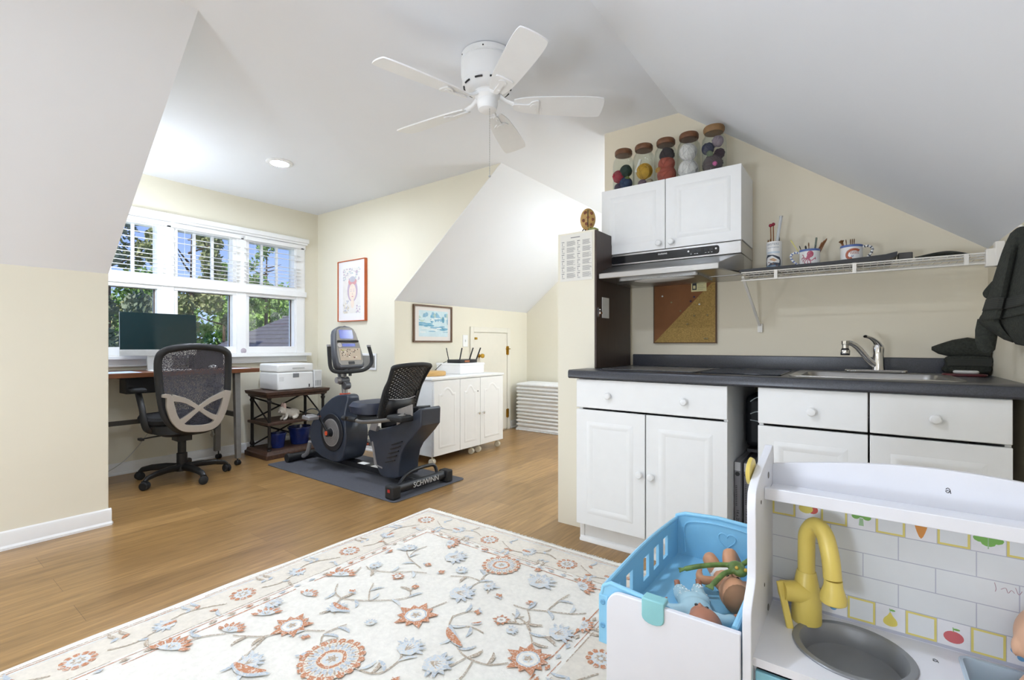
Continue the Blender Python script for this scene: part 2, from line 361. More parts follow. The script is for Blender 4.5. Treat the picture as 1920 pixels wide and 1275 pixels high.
# ------------------------------------------------------------------ outdoors
LAWN = mat('lawn', '#5b7a3a', .9, var=.2, scale=3)
struct(G().box((-60, -30, -5.7), (-5.3, 60, -5.6)), 'ground', LAWN)
BARK = mat('bark', '#5c4a3a', .9, var=.25)
def leafmat(name, a, b):
    m = bpy.data.materials.new(name); m.use_nodes = True; n = m.node_tree; p = n.nodes['Principled BSDF']
    tc = n.nodes.new('ShaderNodeTexCoord'); no = n.nodes.new('ShaderNodeTexNoise'); no.inputs['Scale'].default_value = 2.6; no.inputs['Detail'].default_value = 6
    n.links.new(tc.outputs['Object'], no.inputs[0]); cr = n.nodes.new('ShaderNodeValToRGB')
    cr.color_ramp.elements[0].position = .35; cr.color_ramp.elements[1].position = .65; cr.color_ramp.elements[0].color = lin(a); cr.color_ramp.elements[1].color = lin(b)
    n.links.new(no.outputs[0], cr.inputs[0]); n.links.new(cr.outputs[0], p.inputs['Base Color']); p.inputs['Roughness'].default_value = .7
    return m
LEAF = [leafmat('leaf_olive', '#76804e', '#b0b07c'), leafmat('leaf_bright', '#6f9a3c', '#a9c765'), leafmat('leaf_dark', '#66735a', '#9aa285'), leafmat('leaf_mid', '#5f7f3e', '#8fae5c')]
def tree(x, y, ztop, zlow, rad, li, label, seed, n=2600, leaf=.09, narrow=False):
    rr = random.Random(seed); t = thing('garden_tree', label, 'tree', (x, y, -5.6), 0, 'trees outside the window')
    g = G(); g.tube([(x, y, -5.6), (x+.1, y, zlow), (x, y+.1, ztop-.5)], [.16, .12, .02], seg=7)
    for k in range(14):
        a = rr.uniform(0, 2*PI); z = rr.uniform(zlow, ztop-.6); L = rad*rr.uniform(.5, .95)
        g.tube([(x, y, z), (x+.5*L*math.cos(a), y+.5*L*math.sin(a), z+.15*L), (x+L*math.cos(a), y+L*math.sin(a), z+.35*L)], [.035, .02, .006], seg=5)
    g.obj('trunk', BARK, t)
    cl = []
    for k in range(46):
        h = rr.random(); z = zlow+(ztop-zlow)*h; w = rad*((1-h)**.7 if narrow else math.sin(PI*min(1, .12+.86*h))**.6)
        a = rr.uniform(0, 2*PI); q = w*rr.uniform(.3, 1)**.5; cl.append((x+q*math.cos(a), y+q*math.sin(a), z, rr.uniform(.18, .36)*rad))
    g = G(); vs = []; fs = []
    for k in range(n):
        cx, cy, cz, cr = cl[k % len(cl)]
        d = Vector((rr.gauss(0, 1), rr.gauss(0, 1), rr.gauss(0, .8))); d = d.normalized()*cr*rr.uniform(.4, 1)**.5
        p = Vector((cx, cy, cz))+d; u = Vector((rr.gauss(0, 1), rr.gauss(0, 1), rr.gauss(0, 1))).normalized(); v = u.orthogonal().normalized(); s = leaf*rr.uniform(.6, 1.3)
        b = len(vs); vs += [p-u*s, p+v*s*.45, p+u*s, p-v*s*.45]; fs.append((b, b+1, b+2, b+3))
    g.add(vs, fs); g.obj('foliage', LEAF[li], t, smooth=0)
tree(-8.3, 1.72, 4.3, -2.0, .74, 2, 'grey-green tree close outside the left windows', 1, 12000, .045)
tree(-16.0, 3.7, 4.9, -2.2, 1.25, 0, 'olive tree further back behind the left windows and the monitor', 11, 10000, .075)
tree(-15.5, 5.45, 5.4, -2.2, 1.15, 0, 'olive leafy tree behind the middle windows', 2, 14000, .075)
tree(-18.0, 7.35, 3.7, -2.0, 1.0, 1, 'bright yellow-green tree at the right of the middle windows', 4, 9000, .075)
tree(-18.5, 9.05, 4.9, -1.5, .75, 3, 'slim tree against blue sky at the left of the right upper window', 5, 5000, .07)
tree(-18.5, 10.75, 4.2, -1.5, .85, 1, 'tree against blue sky at the right of the right upper window', 6, 6000, .075)
tree(-25, 13.6, 3.6, -3, 2.6, 1, 'bright green broad tree far behind the roof in the right lower window', 8, 12000, .11)
tree(-22, 11.2, 2.9, -2, .5, 2, 'dark narrow evergreen behind the roof in the right lower window', 9, 4000, .07, True)
tree(-32, 9.5, 4.4, -4, 3.4, 3, 'broad green tree in the far background left of the middle windows', 10, 12000, .16)
tree(-33, 15.0, 3.4, -4, 3.6, 3, 'broad green tree in the far background behind the right windows', 12, 12000, .16)
SHING = mat('grey_shingle', '#5d5b5e', .9, var=.15, scale=9)
def house(name, label, x0, x1, ye, yr, ze, zr):      # gable roof, ridge along X
    t = thing(name, label, 'house', ((x0+x1)/2, yr, -5.6), 0); y2 = 2*yr-ye; th = .12
    g = G().add([(x, y, z) for x in (x0, x1) for y, z in ((ye, ze), (yr, zr), (y2, ze), (y2, ze-th), (yr, zr-th), (ye, ze-th))],
        [(0, 1, 7, 6), (1, 2, 8, 7), (2, 3, 9, 8), (3, 4, 10, 9), (4, 5, 11, 10), (5, 0, 6, 11), (0, 5, 4, 1), (1, 4, 3, 2), (6, 7, 10, 11), (7, 8, 9, 10)])
    n = int((yr-ye)/.19); q = random.Random(6)
    for i in range(n):       # shingle courses, each butt edge a little uneven
        f = i/n; y = ye+(yr-ye)*f; z = ze+(zr-ze)*f; x = x0
        while x < x1-.01:
            w = min(q.uniform(.35, .9), x1-x); d = q.uniform(0, .02); g.box((x+.004, y+d, z-.004), (x+w-.004, y+.04+d, z+.022+(zr-ze)/(yr-ye)*d)); x += w
    g.obj('roof', SHING, t, smooth=0)
    G().prism([(ye+.35, -5.6), (y2-.35, -5.6), (y2-.35, ze-.05), (yr, zr-th-.01), (ye+.35, ze-.05)], YZ(x0+.3), x1-x0-.6).obj('wall', mat('house_wall', '#b9b2a4', .8), t)
house('neighbour_house', 'grey shingled roof of the house close outside the right lower window', -11.0, -6.1, 3.3, 8.5, .53, 2.88)
house('neighbour_house', 'distant grey roof seen between trees in the right lower window', -40, -35, 16.6, 18.6, 3.2, 4.6)

# ------------------------------------------------------------------ light fixtures
def lens(p):      # the glowing lens of a recessed light, p watts over its disc
    m = bpy.data.materials.new('lamp_lens'); m.use_nodes = True; n = m.node_tree; n.nodes.clear()
    o = n.nodes.new('ShaderNodeOutputMaterial'); e = n.nodes.new('ShaderNodeEmission'); e.inputs[0].default_value = LAMPCOL; e.inputs[1].default_value = p/(PI*PI*.0655**2)
    n.links.new(e.outputs[0], o.inputs[0]); return m
for x, y, p, lb in LIGHTS:
    t = thing('recessed_light', lb, 'ceiling light', (x, y, CEIL-.012), 0, 'recessed ceiling lights')
    G().lathe([(.066, 0), (.09, 0), (.096, .004), (.096, .0118), (.066, .0118), (.066, 0)], (x, y, CEIL-.012)).obj('trim_ring', TRIM, t)
    G().lathe([(.0005, .006), (.0655, .006), (.0655, .011), (.0005, .011)], (x, y, CEIL-.012)).obj('lens', lens(p), t)
# ceiling fan
FANW = mat('white_fan_enamel', '#f5f5f4', .4, var=.01)
fx, fy = -1.478, 1.808
fan = thing('ceiling_fan', 'white flush-mounted ceiling fan with five blades and a pull chain', 'ceiling fan', (fx, fy, CEIL))
G().lathe([(.11, -.001), (.128, -.004), (.13, -.03), (.124, -.034), (.13, -.04), (.13, -.10), (.122, -.13), (.124, -.14), (.105, -.165), (.088, -.175), (.07, -.18), (.0005, -.18)], (fx, fy, CEIL), 40).obj('motor_housing', FANW, fan)
for k in range(10):
    a = 2*PI*k/10
    pts = [(fx+.115*math.cos(a+j), fy+.115*math.sin(a+j), CEIL-.1555) for j in (-.16, 0, .16)]; G().tube(pts, .0045, seg=6).obj('vent_slot', BLACKP, fan)
for k in range(6): a = 2*PI*k/6; G().ball((fx+.1285*math.cos(a), fy+.1285*math.sin(a), CEIL-.02), .004, seg=6, rings=4).obj('screw', BLACKP, fan)
G().lathe([(.07, -.178), (.062, -.185), (.062, -.2), (.05, -.215), (.052, -.222), (.05, -.24), (.045, -.262), (.03, -.272), (.0005, -.274)], (fx, fy, CEIL), 32).obj('switch_cup', FANW, fan)
for k in range(5):
    a = math.radians(39.5+72*k); R = Matrix.Translation((fx, fy, CEIL-.235)) @ rotz(a) @ Matrix.Rotation(math.radians(-14), 4, 'X')
    out = spline([(.13, -.035), (.2, -.052), (.32, -.062), (.48, -.068), (.555, -.064), (.57, -.05), (.575, 0), (.57, .05), (.555, .064), (.48, .068), (.32, .062), (.2, .052), (.13, .035)], 4)
    b = G().prism([(p[0], p[1]) for p in out], R, .006).obj('blade', FANW, fan)
    g = G().prism([(p[0], p[1]) for p in spline([(.2, -.012), (.215, -.03), (.25, -.04), (.255, 0), (.25, .04), (.215, .03), (.2, .012), (.13, .012), (.13, -.012)], 3, True)], R @ Matrix.Translation((0, 0, -.008)), .007)
    g.prism([(p[0], p[1]) for p in circ(.226, 0, .016, .02, 12)], R @ Matrix.Translation((0, 0, -.011)), .004)
    g.tube([(fx+.055*math.cos(a), fy+.055*math.sin(a), CEIL-.19), (fx+.09*math.cos(a), fy+.09*math.sin(a), CEIL-.215), (fx+.16*math.cos(a), fy+.16*math.sin(a), CEIL-.238)], [.013, .011, .012], flat=.6)
    g.obj('blade_bracket', FANW, b)
g = G().tube([(fx+.03, fy-.02, CEIL-.27), (fx+.03, fy-.02, CEIL-.6)], .0013, seg=5)
for k in range(28): g.ball((fx+.03, fy-.02, CEIL-.275-.0115*k), .0022, seg=6, rings=4)
g.ball((fx+.03, fy-.02, CEIL-.6), .006, seg=8, rings=6); g.obj('pull_chain', mat('chain_grey', '#b5b5b3', .4, .5), fan)
# ------------------------------------------------------------------ rug
def wool(name, hx, cover=.5):      # tufted colour broken up by the ivory ground
    m = mat(name, hx, .95, var=.1, scale=150); cr = [n for n in m.node_tree.nodes if n.type == 'VALTORGB'][0]
    cr.color_ramp.elements[0].color = lin('#E6E0D5'); cr.color_ramp.elements[1].color = lin(hx)
    cr.color_ramp.elements[0].position = .62-cover*.45; cr.color_ramp.elements[1].position = .80-cover*.45
    return m
RUGB = mat('ivory_wool', '#EFEBE1', .95, var=.05, scale=60, bump=.25)
RUG = [RUGB, wool('rust_wool', '#C88A66', .68), wool('blue_grey_wool', '#BCC6CF', .6), wool('taupe_wool', '#B7A590', .62), mat('pale_sand_wool', '#E6DED0', .95, var=.06, scale=60), wool('pale_blue_wool', '#D2DADF', .55)]
rx0, rx1, ry0, ry1, RZT = -2.205, -.55, -.46, 2.11, .009
rug = thing('area_rug', 'large ivory wool rug with rust and pale blue floral pattern on the wood floor', 'rug', ((rx0+rx1)/2, (ry0+ry1)/2, 0))
g = G()
edge = []
rr = random.Random(3)
def wob(n, f): return [f(i/n)for i in range(n)]
edge = [(rx0+.006*math.sin(9*t)+.004*math.sin(31*t), ry0+(ry1-ry0)*t) for t in [i/40 for i in range(40)]]+[(rx0+(rx1-rx0)*t, ry1+.005*math.sin(7*t+1)) for t in [i/30 for i in range(30)]]
edge += [(rx1, ry1-(ry1-ry0)*t) for t in [i/8 for i in range(8)]]+[(rx1-(rx1-rx0)*t, ry0) for t in [i/8 for i in range(8)]]
g.prism(edge, XY(.0005), RZT-.0005, 0)
zl = [RZT+.0002]
def P2(pts, m, dz=0):
    zl[0] += .000002; g.poly(pts, XY(zl[0]+dz), 0, m)
def at(x, y, a, pts, s=1): c, q = math.cos(a), math.sin(a); return [(x+s*(c*u-q*v), y+s*(q*u+c*v)) for u, v in pts]
def ringline(x, y, r, w, m, n=28, wv=.06):
    pts = [(x+r*(1+wv*math.sin(5*t))*math.cos(t), y+r*(1+wv*math.sin(5*t))*math.sin(t)) for t in [2*PI*k/n for k in range(n+1)]]
    for i in range(n): P2(ribbon(pts[i:i+2], w), m)
def petal(x, y, a, r0, r1, w, m, tip=.5): P2(at(x, y, a, [(r0, -w*.35), (r0+(r1-r0)*tip, -w/2), (r1, 0), (r0+(r1-r0)*tip, w/2), (r0, w*.35)]), m)
def rose(x, y, r):       # small ring flower of the border
    P2(circ(x, y, r*.72, n=16), 5); 
    for k in range(11): petal(x, y, 2*PI*k/11+.2, r*.62, r*1.02, r*.38, 1, .75)
    for k in range(7): petal(x, y, 2*PI*k/7, r*.15, r*.45, r*.22, 3)
def bigrose(x, y, r, n=18):
    P2(circ(x, y, r*1.0, n=26), 4)
    for k in range(n):
        a = 2*PI*k/n; petal(x, y, a, r*.5, r*.86, r*.16, 2); petal(x, y, a+PI/n, r*.62, r*.9, r*.07, 3)
        P2(at(x, y, a, [(r*.86, -r*.13), (r*1.04, -r*.10), (r*1.08, 0), (r*1.04, r*.10), (r*.86, r*.13)]), 1)
        if k % 2: P2(at(x, y, a, [(r*.72, -r*.02), (r*.9, -r*.05), (r*.9, r*.05), (r*.72, r*.02)]), 1)
    ringline(x, y, r*.42, r*.12, 1, 16, .05); P2(circ(x, y, r*.3, n=14), 5)
    for k in range(6): petal(x, y, PI*k/3, .0, r*.22, r*.12, 3)
def star(x, y, r, n=10, a0=0):
    for k in range(n): petal(x, y, a0+2*PI*k/n, r*.42, r*(1.05 if k % 2 else .86), r*.4, 1, .35)
    P2(circ(x, y, r*.5, n=16), 0); ringline(x, y, r*.46, r*.07, 2, 14); P2(circ(x, y, r*.26, n=12), 5)
    for k in range(5): petal(x, y, 2*PI*k/5+.4, 0, r*.25, r*.14, 3)
def fan_(x, y, r, a, m=1, k0=7, sp=1.2):
    P2(at(x, y, a, [(0, -r*.25)]+[(r*.75*math.cos(t), r*.75*math.sin(t)) for t in [-sp+2*sp*i/10 for i in range(11)]]+[(0, r*.25)]), 5)
    for k in range(k0):
        t = -sp+2*sp*k/(k0-1); petal(x, y, a+t, r*.55, r*1.05, r*.26, m, .5)
    for k in range(5): petal(x, y, a-.7+.35*k, r*.05, r*.5, r*.1, 3 if k % 2 else 2)
def palm(x, y, r, a, m=2):
    P2(at(x, y, a, [(-r*.3, 0), (-r*.1, -r*.5), (r*.4, -r*.55), (r, 0), (r*.4, r*.55), (-r*.1, r*.5)]), 5)
    for k in range(7):
        t = -1.5+.5*k; q = at(x, y, a, [(r*.25+r*.42*math.cos(t), r*.48*math.sin(t))])[0]; petal(q[0], q[1], a+t, 0, r*.42, r*.22, m, .4)
    for k in range(4): petal(x, y, a-.5+.33*k, 0, r*.6, r*.08, 3)
def bud(x, y, r, a, m=1):
    petal(x, y, a, 0, r, r*.6, m); petal(x, y, a+.7, 0, r*.8, r*.35, m if rr.random() > .5 else 2); petal(x, y, a-.7, 0, r*.8, r*.35, m); petal(x, y, a+PI, 0, r*.5, r*.3, 2)
def leaf(x, y, r, a, m=2, curl=.5):
    pts = spline([(0, 0), (r*.35, r*.12*curl), (r*.7, r*.4*curl), (r, r*.95*curl)], 4)
    P2(at(x, y, a, ribbon(pts, [r*(.05+.2*math.sin(PI*i/(len(pts)-1))) for i in range(len(pts))])), m)
def vine(pts, w=.0052, m=3):
    q = spline(pts, 6)
    for i in range(len(q)-1): P2(ribbon(q[i:i+2], w), m)
# border bands
bi = .262
def rectline(d, w, m):
    a, b, c, e = rx0+d, rx1-d, ry0+d, ry1-d
    for p, q in (((a, c), (a, e)), ((b, c), (b, e)), ((a, c), (b, c)), ((a, e), (b, e))):
        n = 24; pts = [(p[0]+(q[0]-p[0])*i/n, p[1]+(q[1]-p[1])*i/n) for i in range(n+1)]
        for i in range(n):
            if rr.random() > .12: P2(ribbon(pts[i:i+2], w*rr.uniform(.6, 1.2)), m)
for p, q in (((rx0+.05, ry0+.05), (rx0+.225, ry1-.05)), ((rx1-.225, ry0+.05), (rx1-.05, ry1-.05)), ((rx0+.225, ry1-.225), (rx1-.225, ry1-.05)), ((rx0+.225, ry0+.05), (rx1-.225, ry0+.225))):
    P2([(p[0], p[1]), (q[0], p[1]), (q[0], q[1]), (p[0], q[1])], 4)
rectline(.028, .006, 3); rectline(.05, .005, 5); rectline(.225, .005, 3); rectline(.24, .004, 1); rectline(.275, .006, 1); rectline(.04, .003, 1)
bx = [-2.068, -1.587, -1.115, -.69]; by = [1.955, 1.435, .925, .41, -.1, -.31]
spots = [(x, 1.958) for x in bx]+[(x0, y) for x0 in (-2.068, -.69) for y in by[1:]]+[(x, -.31) for x in bx[1:3]]
for x, y in spots: rose(x, y, .05)
def border_run(p, q):
    p = Vector(p); q = Vector(q); d = (q-p); a = math.atan2(d.y, d.x); n = Vector((-d.y, d.x)).normalized()
    c = [p+d*t+n*(.035*math.sin(2*PI*t*1.5+1)) for t in [.14+.72*i/6 for i in range(7)]]
    vine(c, .005, 3); m = p+d*.5
    palm(m.x, m.y, .055, a, 2); petal(m.x, m.y, a, -.02, .03, .02, 1)
    for t, s in ((.22, 1), (.34, -1), (.66, 1), (.78, -1), (.28, -1), (.72, -1)):
        e = p+d*t+n*.045*s; leaf(e.x, e.y, .05, a+s*.9, 2 if t < .5 else 3, s*.5); petal(e.x, e.y, a-s*.6, 0, .03, .016, rr.choice([1, 2, 2]))
for i in range(3): border_run((bx[i], 1.958), (bx[i+1], 1.958)); border_run((bx[i], -.31), (bx[i+1], -.31))
for x0 in (-2.068, -.69):
    for i in range(4): border_run((x0, by[i]), (x0, by[i+1]))
for k in range(30):      # guard stripe diamonds
    y = ry0+.3+k*.066
    for x0 in (rx0+.258, rx1-.258): P2(circ(x0, y, .009, .016, 4), rr.choice([2, 3, 1, 2]))
for k in range(18):
    x = rx0+.3+k*.064; P2(circ(x, ry1-.258, .016, .009, 4), rr.choice([2, 3, 1, 2]))
# field vines, then flowers
VN = [[(-1.34, 1.38), (-1.36, 1.29), (-1.33, 1.23)], [(-1.342, 1.50), (-1.34, 1.58), (-1.355, 1.64), (-1.355, 1.72)], [(-1.34, 1.59), (-1.41, 1.585), (-1.475, 1.545)], [(-1.352, 1.62), (-1.29, 1.58), (-1.25, 1.53)],
      [(-1.637, 1.519), (-1.70, 1.535), (-1.767, 1.559), (-1.83, 1.60), (-1.88, 1.66)], [(-1.767, 1.559), (-1.80, 1.63), (-1.79, 1.70)], [(-1.11, 1.522), (-1.05, 1.53), (-.978, 1.565), (-.9, 1.60), (-.85, 1.64)],
      [(-1.05, 1.53), (-1.0, 1.47), (-1.02, 1.43), (-1.05, 1.45), (-1.03, 1.48)], [(-1.079, 1.469), (-1.0, 1.45), (-.955, 1.408), (-.92, 1.37), (-.88, 1.31)], [(-.955, 1.408), (-.9, 1.42), (-.87, 1.45)],
      [(-1.253, 1.326), (-1.22, 1.27), (-1.162, 1.231), (-1.10, 1.19), (-1.046, 1.176), (-.972, 1.188), (-.922, 1.235)], [(-1.25, 1.32), (-1.23, 1.37), (-1.195, 1.405)], [(-1.22, 1.27), (-1.15, 1.31), (-1.09, 1.31)],
      [(-1.821, 1.205), (-1.77, 1.16), (-1.708, 1.147), (-1.65, 1.17), (-1.598, 1.203), (-1.53, 1.26), (-1.491, 1.315), (-1.52, 1.35), (-1.538, 1.385)], [(-1.60, 1.2), (-1.66, 1.25), (-1.70, 1.30)],
      [(-1.708, 1.147), (-1.67, 1.09), (-1.62, 1.06)], [(-1.46, .88), (-1.498, .923), (-1.543, .964), (-1.54, 1.02), (-1.53, 1.05)], [(-1.858, 1.379), (-1.809, 1.372), (-1.72, 1.41), (-1.645, 1.472), (-1.58, 1.50)],
      [(-1.34, .92), (-1.285, .927), (-1.24, .94), (-1.215, .969), (-1.217, 1.029), (-1.235, 1.06)], [(-1.56, .98), (-1.62, .94), (-1.66, .93)], [(-1.685, .9), (-1.70, .84), (-1.75, .80), (-1.80, .77)],
      [(-1.70, .84), (-1.66, .77), (-1.637, .72), (-1.58, .70), (-1.52, .72)], [(-1.83, .76), (-1.88, .70), (-1.90, .62)], [(-1.05, 1.17), (-1.07, 1.10), (-1.12, 1.08)], [(-1.02, 1.17), (-1.0, 1.08), (-1.05, 1.0), (-1.03, .92)],
      [(-1.10, .92), (-1.2, .82), (-1.3, .78), (-1.35, .70)], [(-1.2, .82), (-1.18, .72), (-1.1, .66), (-1.0, .66)], [(-1.5, .62), (-1.6, .55), (-1.7, .52), (-1.78, .45)], [(-1.35, .7), (-1.4, .6), (-1.5, .62)], [(-1.0, .66), (-.92, .6), (-.9, .5)],
      [(-1.7, .52), (-1.72, .4), (-1.65, .32)], [(-1.3, .4), (-1.2, .3), (-1.1, .32), (-1.02, .25)], [(-1.5, .2), (-1.4, .1), (-1.3, .12)], [(-1.84, 1.3), (-1.87, 1.36)], [(-.98, 1.565), (-.98, 1.65), (-.97, 1.72)]]
for v in VN: vine(v)
for v in VN:
    for j in range(1, len(v)-1):
        s = 1 if rr.random() > .5 else -1; a = math.atan2(v[j+1][1]-v[j][1], v[j+1][0]-v[j][0])
        leaf(v[j][0], v[j][1], .055, a+s*.7, rr.choice([2, 5, 3, 2]), s*.5)
bigrose(-1.355, 1.76, .085); bigrose(-1.40, .905, .1, 20); star(-1.368, 1.242, .085); star(-.88, 1.287, .08, 11, .3); star(-1.685, .925, .075, 10, .2)
fan_(-1.735, 1.79, .07, .6); fan_(-.97, 1.80, .075, .8); fan_(-1.872, 1.25, .07, 2.2, 1, 8, 1.4); fan_(-.83, 1.56, .05, .2, 1, 8, 1.6); fan_(-1.892, .60, .075, 2.1, 1, 8, 1.4); fan_(-1.835, .767, .06, 2.0); fan_(-1.84, 1.07, .05, 1.8, 1, 6)
fan_(-1.83, .9, .06, 2.4, 1, 6); bigrose(-1.12, .62, .09); star(-1.45, .45, .08); fan_(-1.0, .2, .07, 1); bigrose(-1.68, .2, .09); star(-1.25, 0.1, .08)
for i, (x, y) in enumerate([(-1.659, 1.401), (-1.535, 1.532), (-1.187, 1.53), (-1.054, 1.579), (-1.195, 1.41), (-1.647, 1.556), (-1.897, 1.535), (-1.511, 1.831), (-1.183, 1.832), (-1.537, 1.395), (-1.594, .913), (-1.15, .95), (-1.7, 1.2), (-1.0, .95), (-1.3, .62), (-1.5, .85), (-1.78, .32)]): bud(x, y, .034, i*1.3)
star(-1.084, 1.408, .036, 9); star(-1.66, 1.40, .032, 9)
for i, (x, y, r) in enumerate([(-1.358, 1.45, .085), (-1.133, 1.711, .09), (-1.127, 1.085, .075), (-.878, 1.452, .07), (-1.238, 1.075, .07), (-1.607, 1.676, .085), (-1.834, 1.62, .05), (-1.64, 1.086, .05), (-1.84, 1.40, .045), (-1.475, 1.597, .045), (-1.29, 1.57, .045), (-1.023, 1.371, .035), (-1.6, .72, .06), (-1.9, .95, .05), (-1.46, 1.10, .03), (-1.55, .4, .06), (-1.1, .85, .05)]): palm(x, y, r, [.5, 1.2, .2, .9, 1.6, .6, 2.2, 2.8][i % 8])
for x, y, r, a, c in [(-1.70, 1.10, .1, -.4, .5), (-1.10, 1.20, .13, 2.9, -.35), (-1.637, .70, .13, -.2, .6), (-1.16, 1.32, .04, .5, .4)]:
    leaf(x, y, r, a, 2, c); leaf(x, y+.006, r*.9, a+.1, 1, c*.8)
rug_body = g.obj('pile', RUG, rug, smooth=0)
g = G()
for k in range(330):
    x = rx0+.01+(rx1-rx0-.02)*k/329; j = rr.uniform(-.006, .006); L = rr.uniform(.012, .024)
    g.tube([(x, ry1-.002, .006), (x+j*.5, ry1+L*.6, .004), (x+j, ry1+L, .0025)], .0018, seg=4)
f = g.obj('fringe', mat('ivory_fringe', '#EEEBE4', .95), rug, smooth=0); f['kind'] = 'stuff'
# ------------------------------------------------------------------ kitchen run
FY = 2.22            # face of doors
def knob(x, y, z, par, r=.0165, m=None):
    F = frame((x, y, z), (1, 0, 0), (0, 0, 1)); return G().lathe([(.006, 0), (.006, .008), (r, .012), (r*1.05, .019), (r*.8, .025), (.0005, .027)], seg=20, M=F @ Matrix.Identity(4)).obj('knob', m or CAB, par)
def panel(x0, x1, z0, z1, y, name, par, raised=True, th=.019, inset=.06):
    g = G().box((x0, y, z0), (x1, y+th, z1))
    if raised:
        a = [rrect(x0+d, z0+d, x1-d, z1-d, .002, 1) for d in (inset, inset+.012, inset+.022, inset+.034)]; h = (0, .005, .004, .0005)
        rings = [[(p[0], y-h0, p[1]) for p in r] for r, h0 in zip(a, h)]
        g.loft([[(p[0], y+.002, p[1]) for p in a[0]]]+rings, cap=False); g.add(rings[-1], [tuple(range(len(rings[-1])))])
    return g.obj(name, CAB, par, bevel=.003)
cb = thing('base_cabinet', 'white base cabinet with one wide drawer and two doors, left of the gap', 'cabinet', (-.84, 2.55, 0), 0, 'kitchen base cabinets')
G().box((-1.196, FY+.02, .1), (-1.18, 2.92, .868)).box((-.484, FY+.02, .1), (-.468, 2.92, .868)).box((-1.18, FY+.02, .1), (-.484, 2.92, .118)).box((-1.18, 2.9, .1), (-.484, 2.92, .868)).box((-1.2, FY+.02, .1), (-1.196, 2.40, .868)).obj('carcass', CAB, cb)
d = panel(-1.208, -.466, .718, .866, FY, 'drawer', cb, False); knob(-1.024, FY, .787, d); knob(-.649, FY, .785, d)
d = panel(-1.208, -.836, .108, .708, FY, 'door', cb); knob(-.860, FY, .416, d)
d = panel(-.830, -.466, .108, .708, FY, 'door', cb); knob(-.803, FY, .414, d)
G().box((-1.19, FY+.06, 0), (-.476, FY+.075, .1)).box((-1.215, FY+.048, 0), (-.476, FY+.06, .012)).prism([(FY+.06, .0), (FY+.042, 0), (FY+.042, .008), (FY+.05, .022), (FY+.06, .026)], YZ(-1.21), .735).box((-1.215, FY+.055, 0), (-1.19, FY+.09, .1)).obj('toe_kick', CAB, cb)
cb = thing('base_cabinet', 'white sink base cabinet with two drawers, right of the gap behind the toy kitchen', 'cabinet', (.03, 2.55, 0), 0, 'kitchen base cabinets')
G().box((-.344, FY+.02, .1), (-.328, 2.92, .868)).box((.388, FY+.02, .1), (.404, 2.92, .868)).box((-.328, FY+.02, .1), (.388, 2.92, .118)).box((-.328, 2.9, .1), (.388, 2.92, .868)).obj('carcass', CAB, cb)
d = panel(-.346, .024, .718, .868, FY, 'drawer', cb, False); knob(-.154, FY, .781, d)
d = panel(.030, .404, .718, .868, FY, 'drawer', cb, False); knob(.213, FY, .787, d)
panel(-.346, .024, .108, .708, FY, 'door', cb); panel(.030, .404, .108, .708, FY, 'door', cb)
G().box((-.33, FY+.06, 0), (.39, FY+.075, .1)).obj('toe_kick', CAB, cb)
CTOP = mat('charcoal_laminate', '#3b3d44', .3, var=.3, scale=260)
ct = thing('countertop', 'dark charcoal speckled kitchen countertop with low backsplash', 'countertop', (-.4, 2.57, .868))
cx0, cx1, cy0, cy1 = -1.245, RX-.001, 2.195, KY-.001; sx0, sx1, sy0, sy1 = -.225, .29, 2.325, 2.735
def cslab(x0, x1, y0, y1): g.box((x0, y0, .87), (x1, y1, .914))
g = G(); 
g.prism([(cy0, .878), (cy0+.008, .87), (sy0, .87), (sy0, .914), (cy0+.012, .914), (cy0+.003, .910), (cy0, .902)], YZ(cx0), cx1-cx0)
xs = max(cx0, -1.187)
cslab(cx0, sx0, sy0, 2.41); cslab(-1.188, sx0, 2.41, cy1); cslab(sx1, cx1, sy0, cy1); cslab(sx0, sx1, sy1, cy1)
g.obj('slab', CTOP, ct)
G().prism([(cy1-.02, .9145), (cy1, .9145), (cy1, .985), (cy1-.014, .985), (cy1-.02, .981)], YZ(-1.188+.01), cx1+1.178).obj('backsplash', CTOP, ct)
ck_ = thing('cooktop', 'flat dark speckled glass cooktop board set on the left end of the countertop', 'cooktop', (-.86, 2.45, .9145))
G().prism(rrect(-1.10, 2.29, -.62, 2.68, .02), XY(.9146), .006).obj('glass_plate', mat('speckled_glass', '#55565a', .25, var=.35, scale=120), ck_, bevel=.001)
g = G().prism(rrect(-1.108, 2.282, -.612, 2.688, .024), XY(.9145), .0035)
g.obj('edge_trim', BLACKP, ck_)
cbd = G().prism(rrect(-.60, 2.29, -.27, 2.70, .015), XY(.9145), .005).obj('cutting_board', mat('dark_glass_board', '#23262c', .06, var=.05), bevel=.001)
tag(cbd, 'glossy black glass cutting board lying between the cooktop and the sink', 'cutting board')
sk = thing('sink', 'stainless steel drop-in sink in the dark countertop', 'sink', (.03, 2.53, .9145))
g = G(); o_ = rrect(-.245, 2.305, .31, 2.82, .03); i_ = rrect(-.205, 2.34, .27, 2.72, .05)
R_ = lambda pts, z: [(p[0], p[1], z) for p in pts]
i2 = rrect(-.198, 2.347, .263, 2.713, .045); i3 = rrect(-.17, 2.37, .235, 2.69, .05)
g.loft([R_(o_, .9147), R_(o_, .9175), R_(rrect(-.235, 2.315, .30, 2.81, .03), .9185), R_(i_, .9165), R_(i2, .905), R_(i3, .76)], cap=False); g.add(R_(i3, .76), [tuple(range(len(i3)))])
g.obj('basin', STEEL, sk); G().lathe([(.04, .7605), (.042, .764), (.03, .762), (.0005, .761)], (.03, 2.53, 0)).obj('drain', CHROME, sk)
fc = thing('faucet', 'chrome single-lever kitchen faucet with black spray head on the sink', 'faucet', (.055, 2.77, .9186))
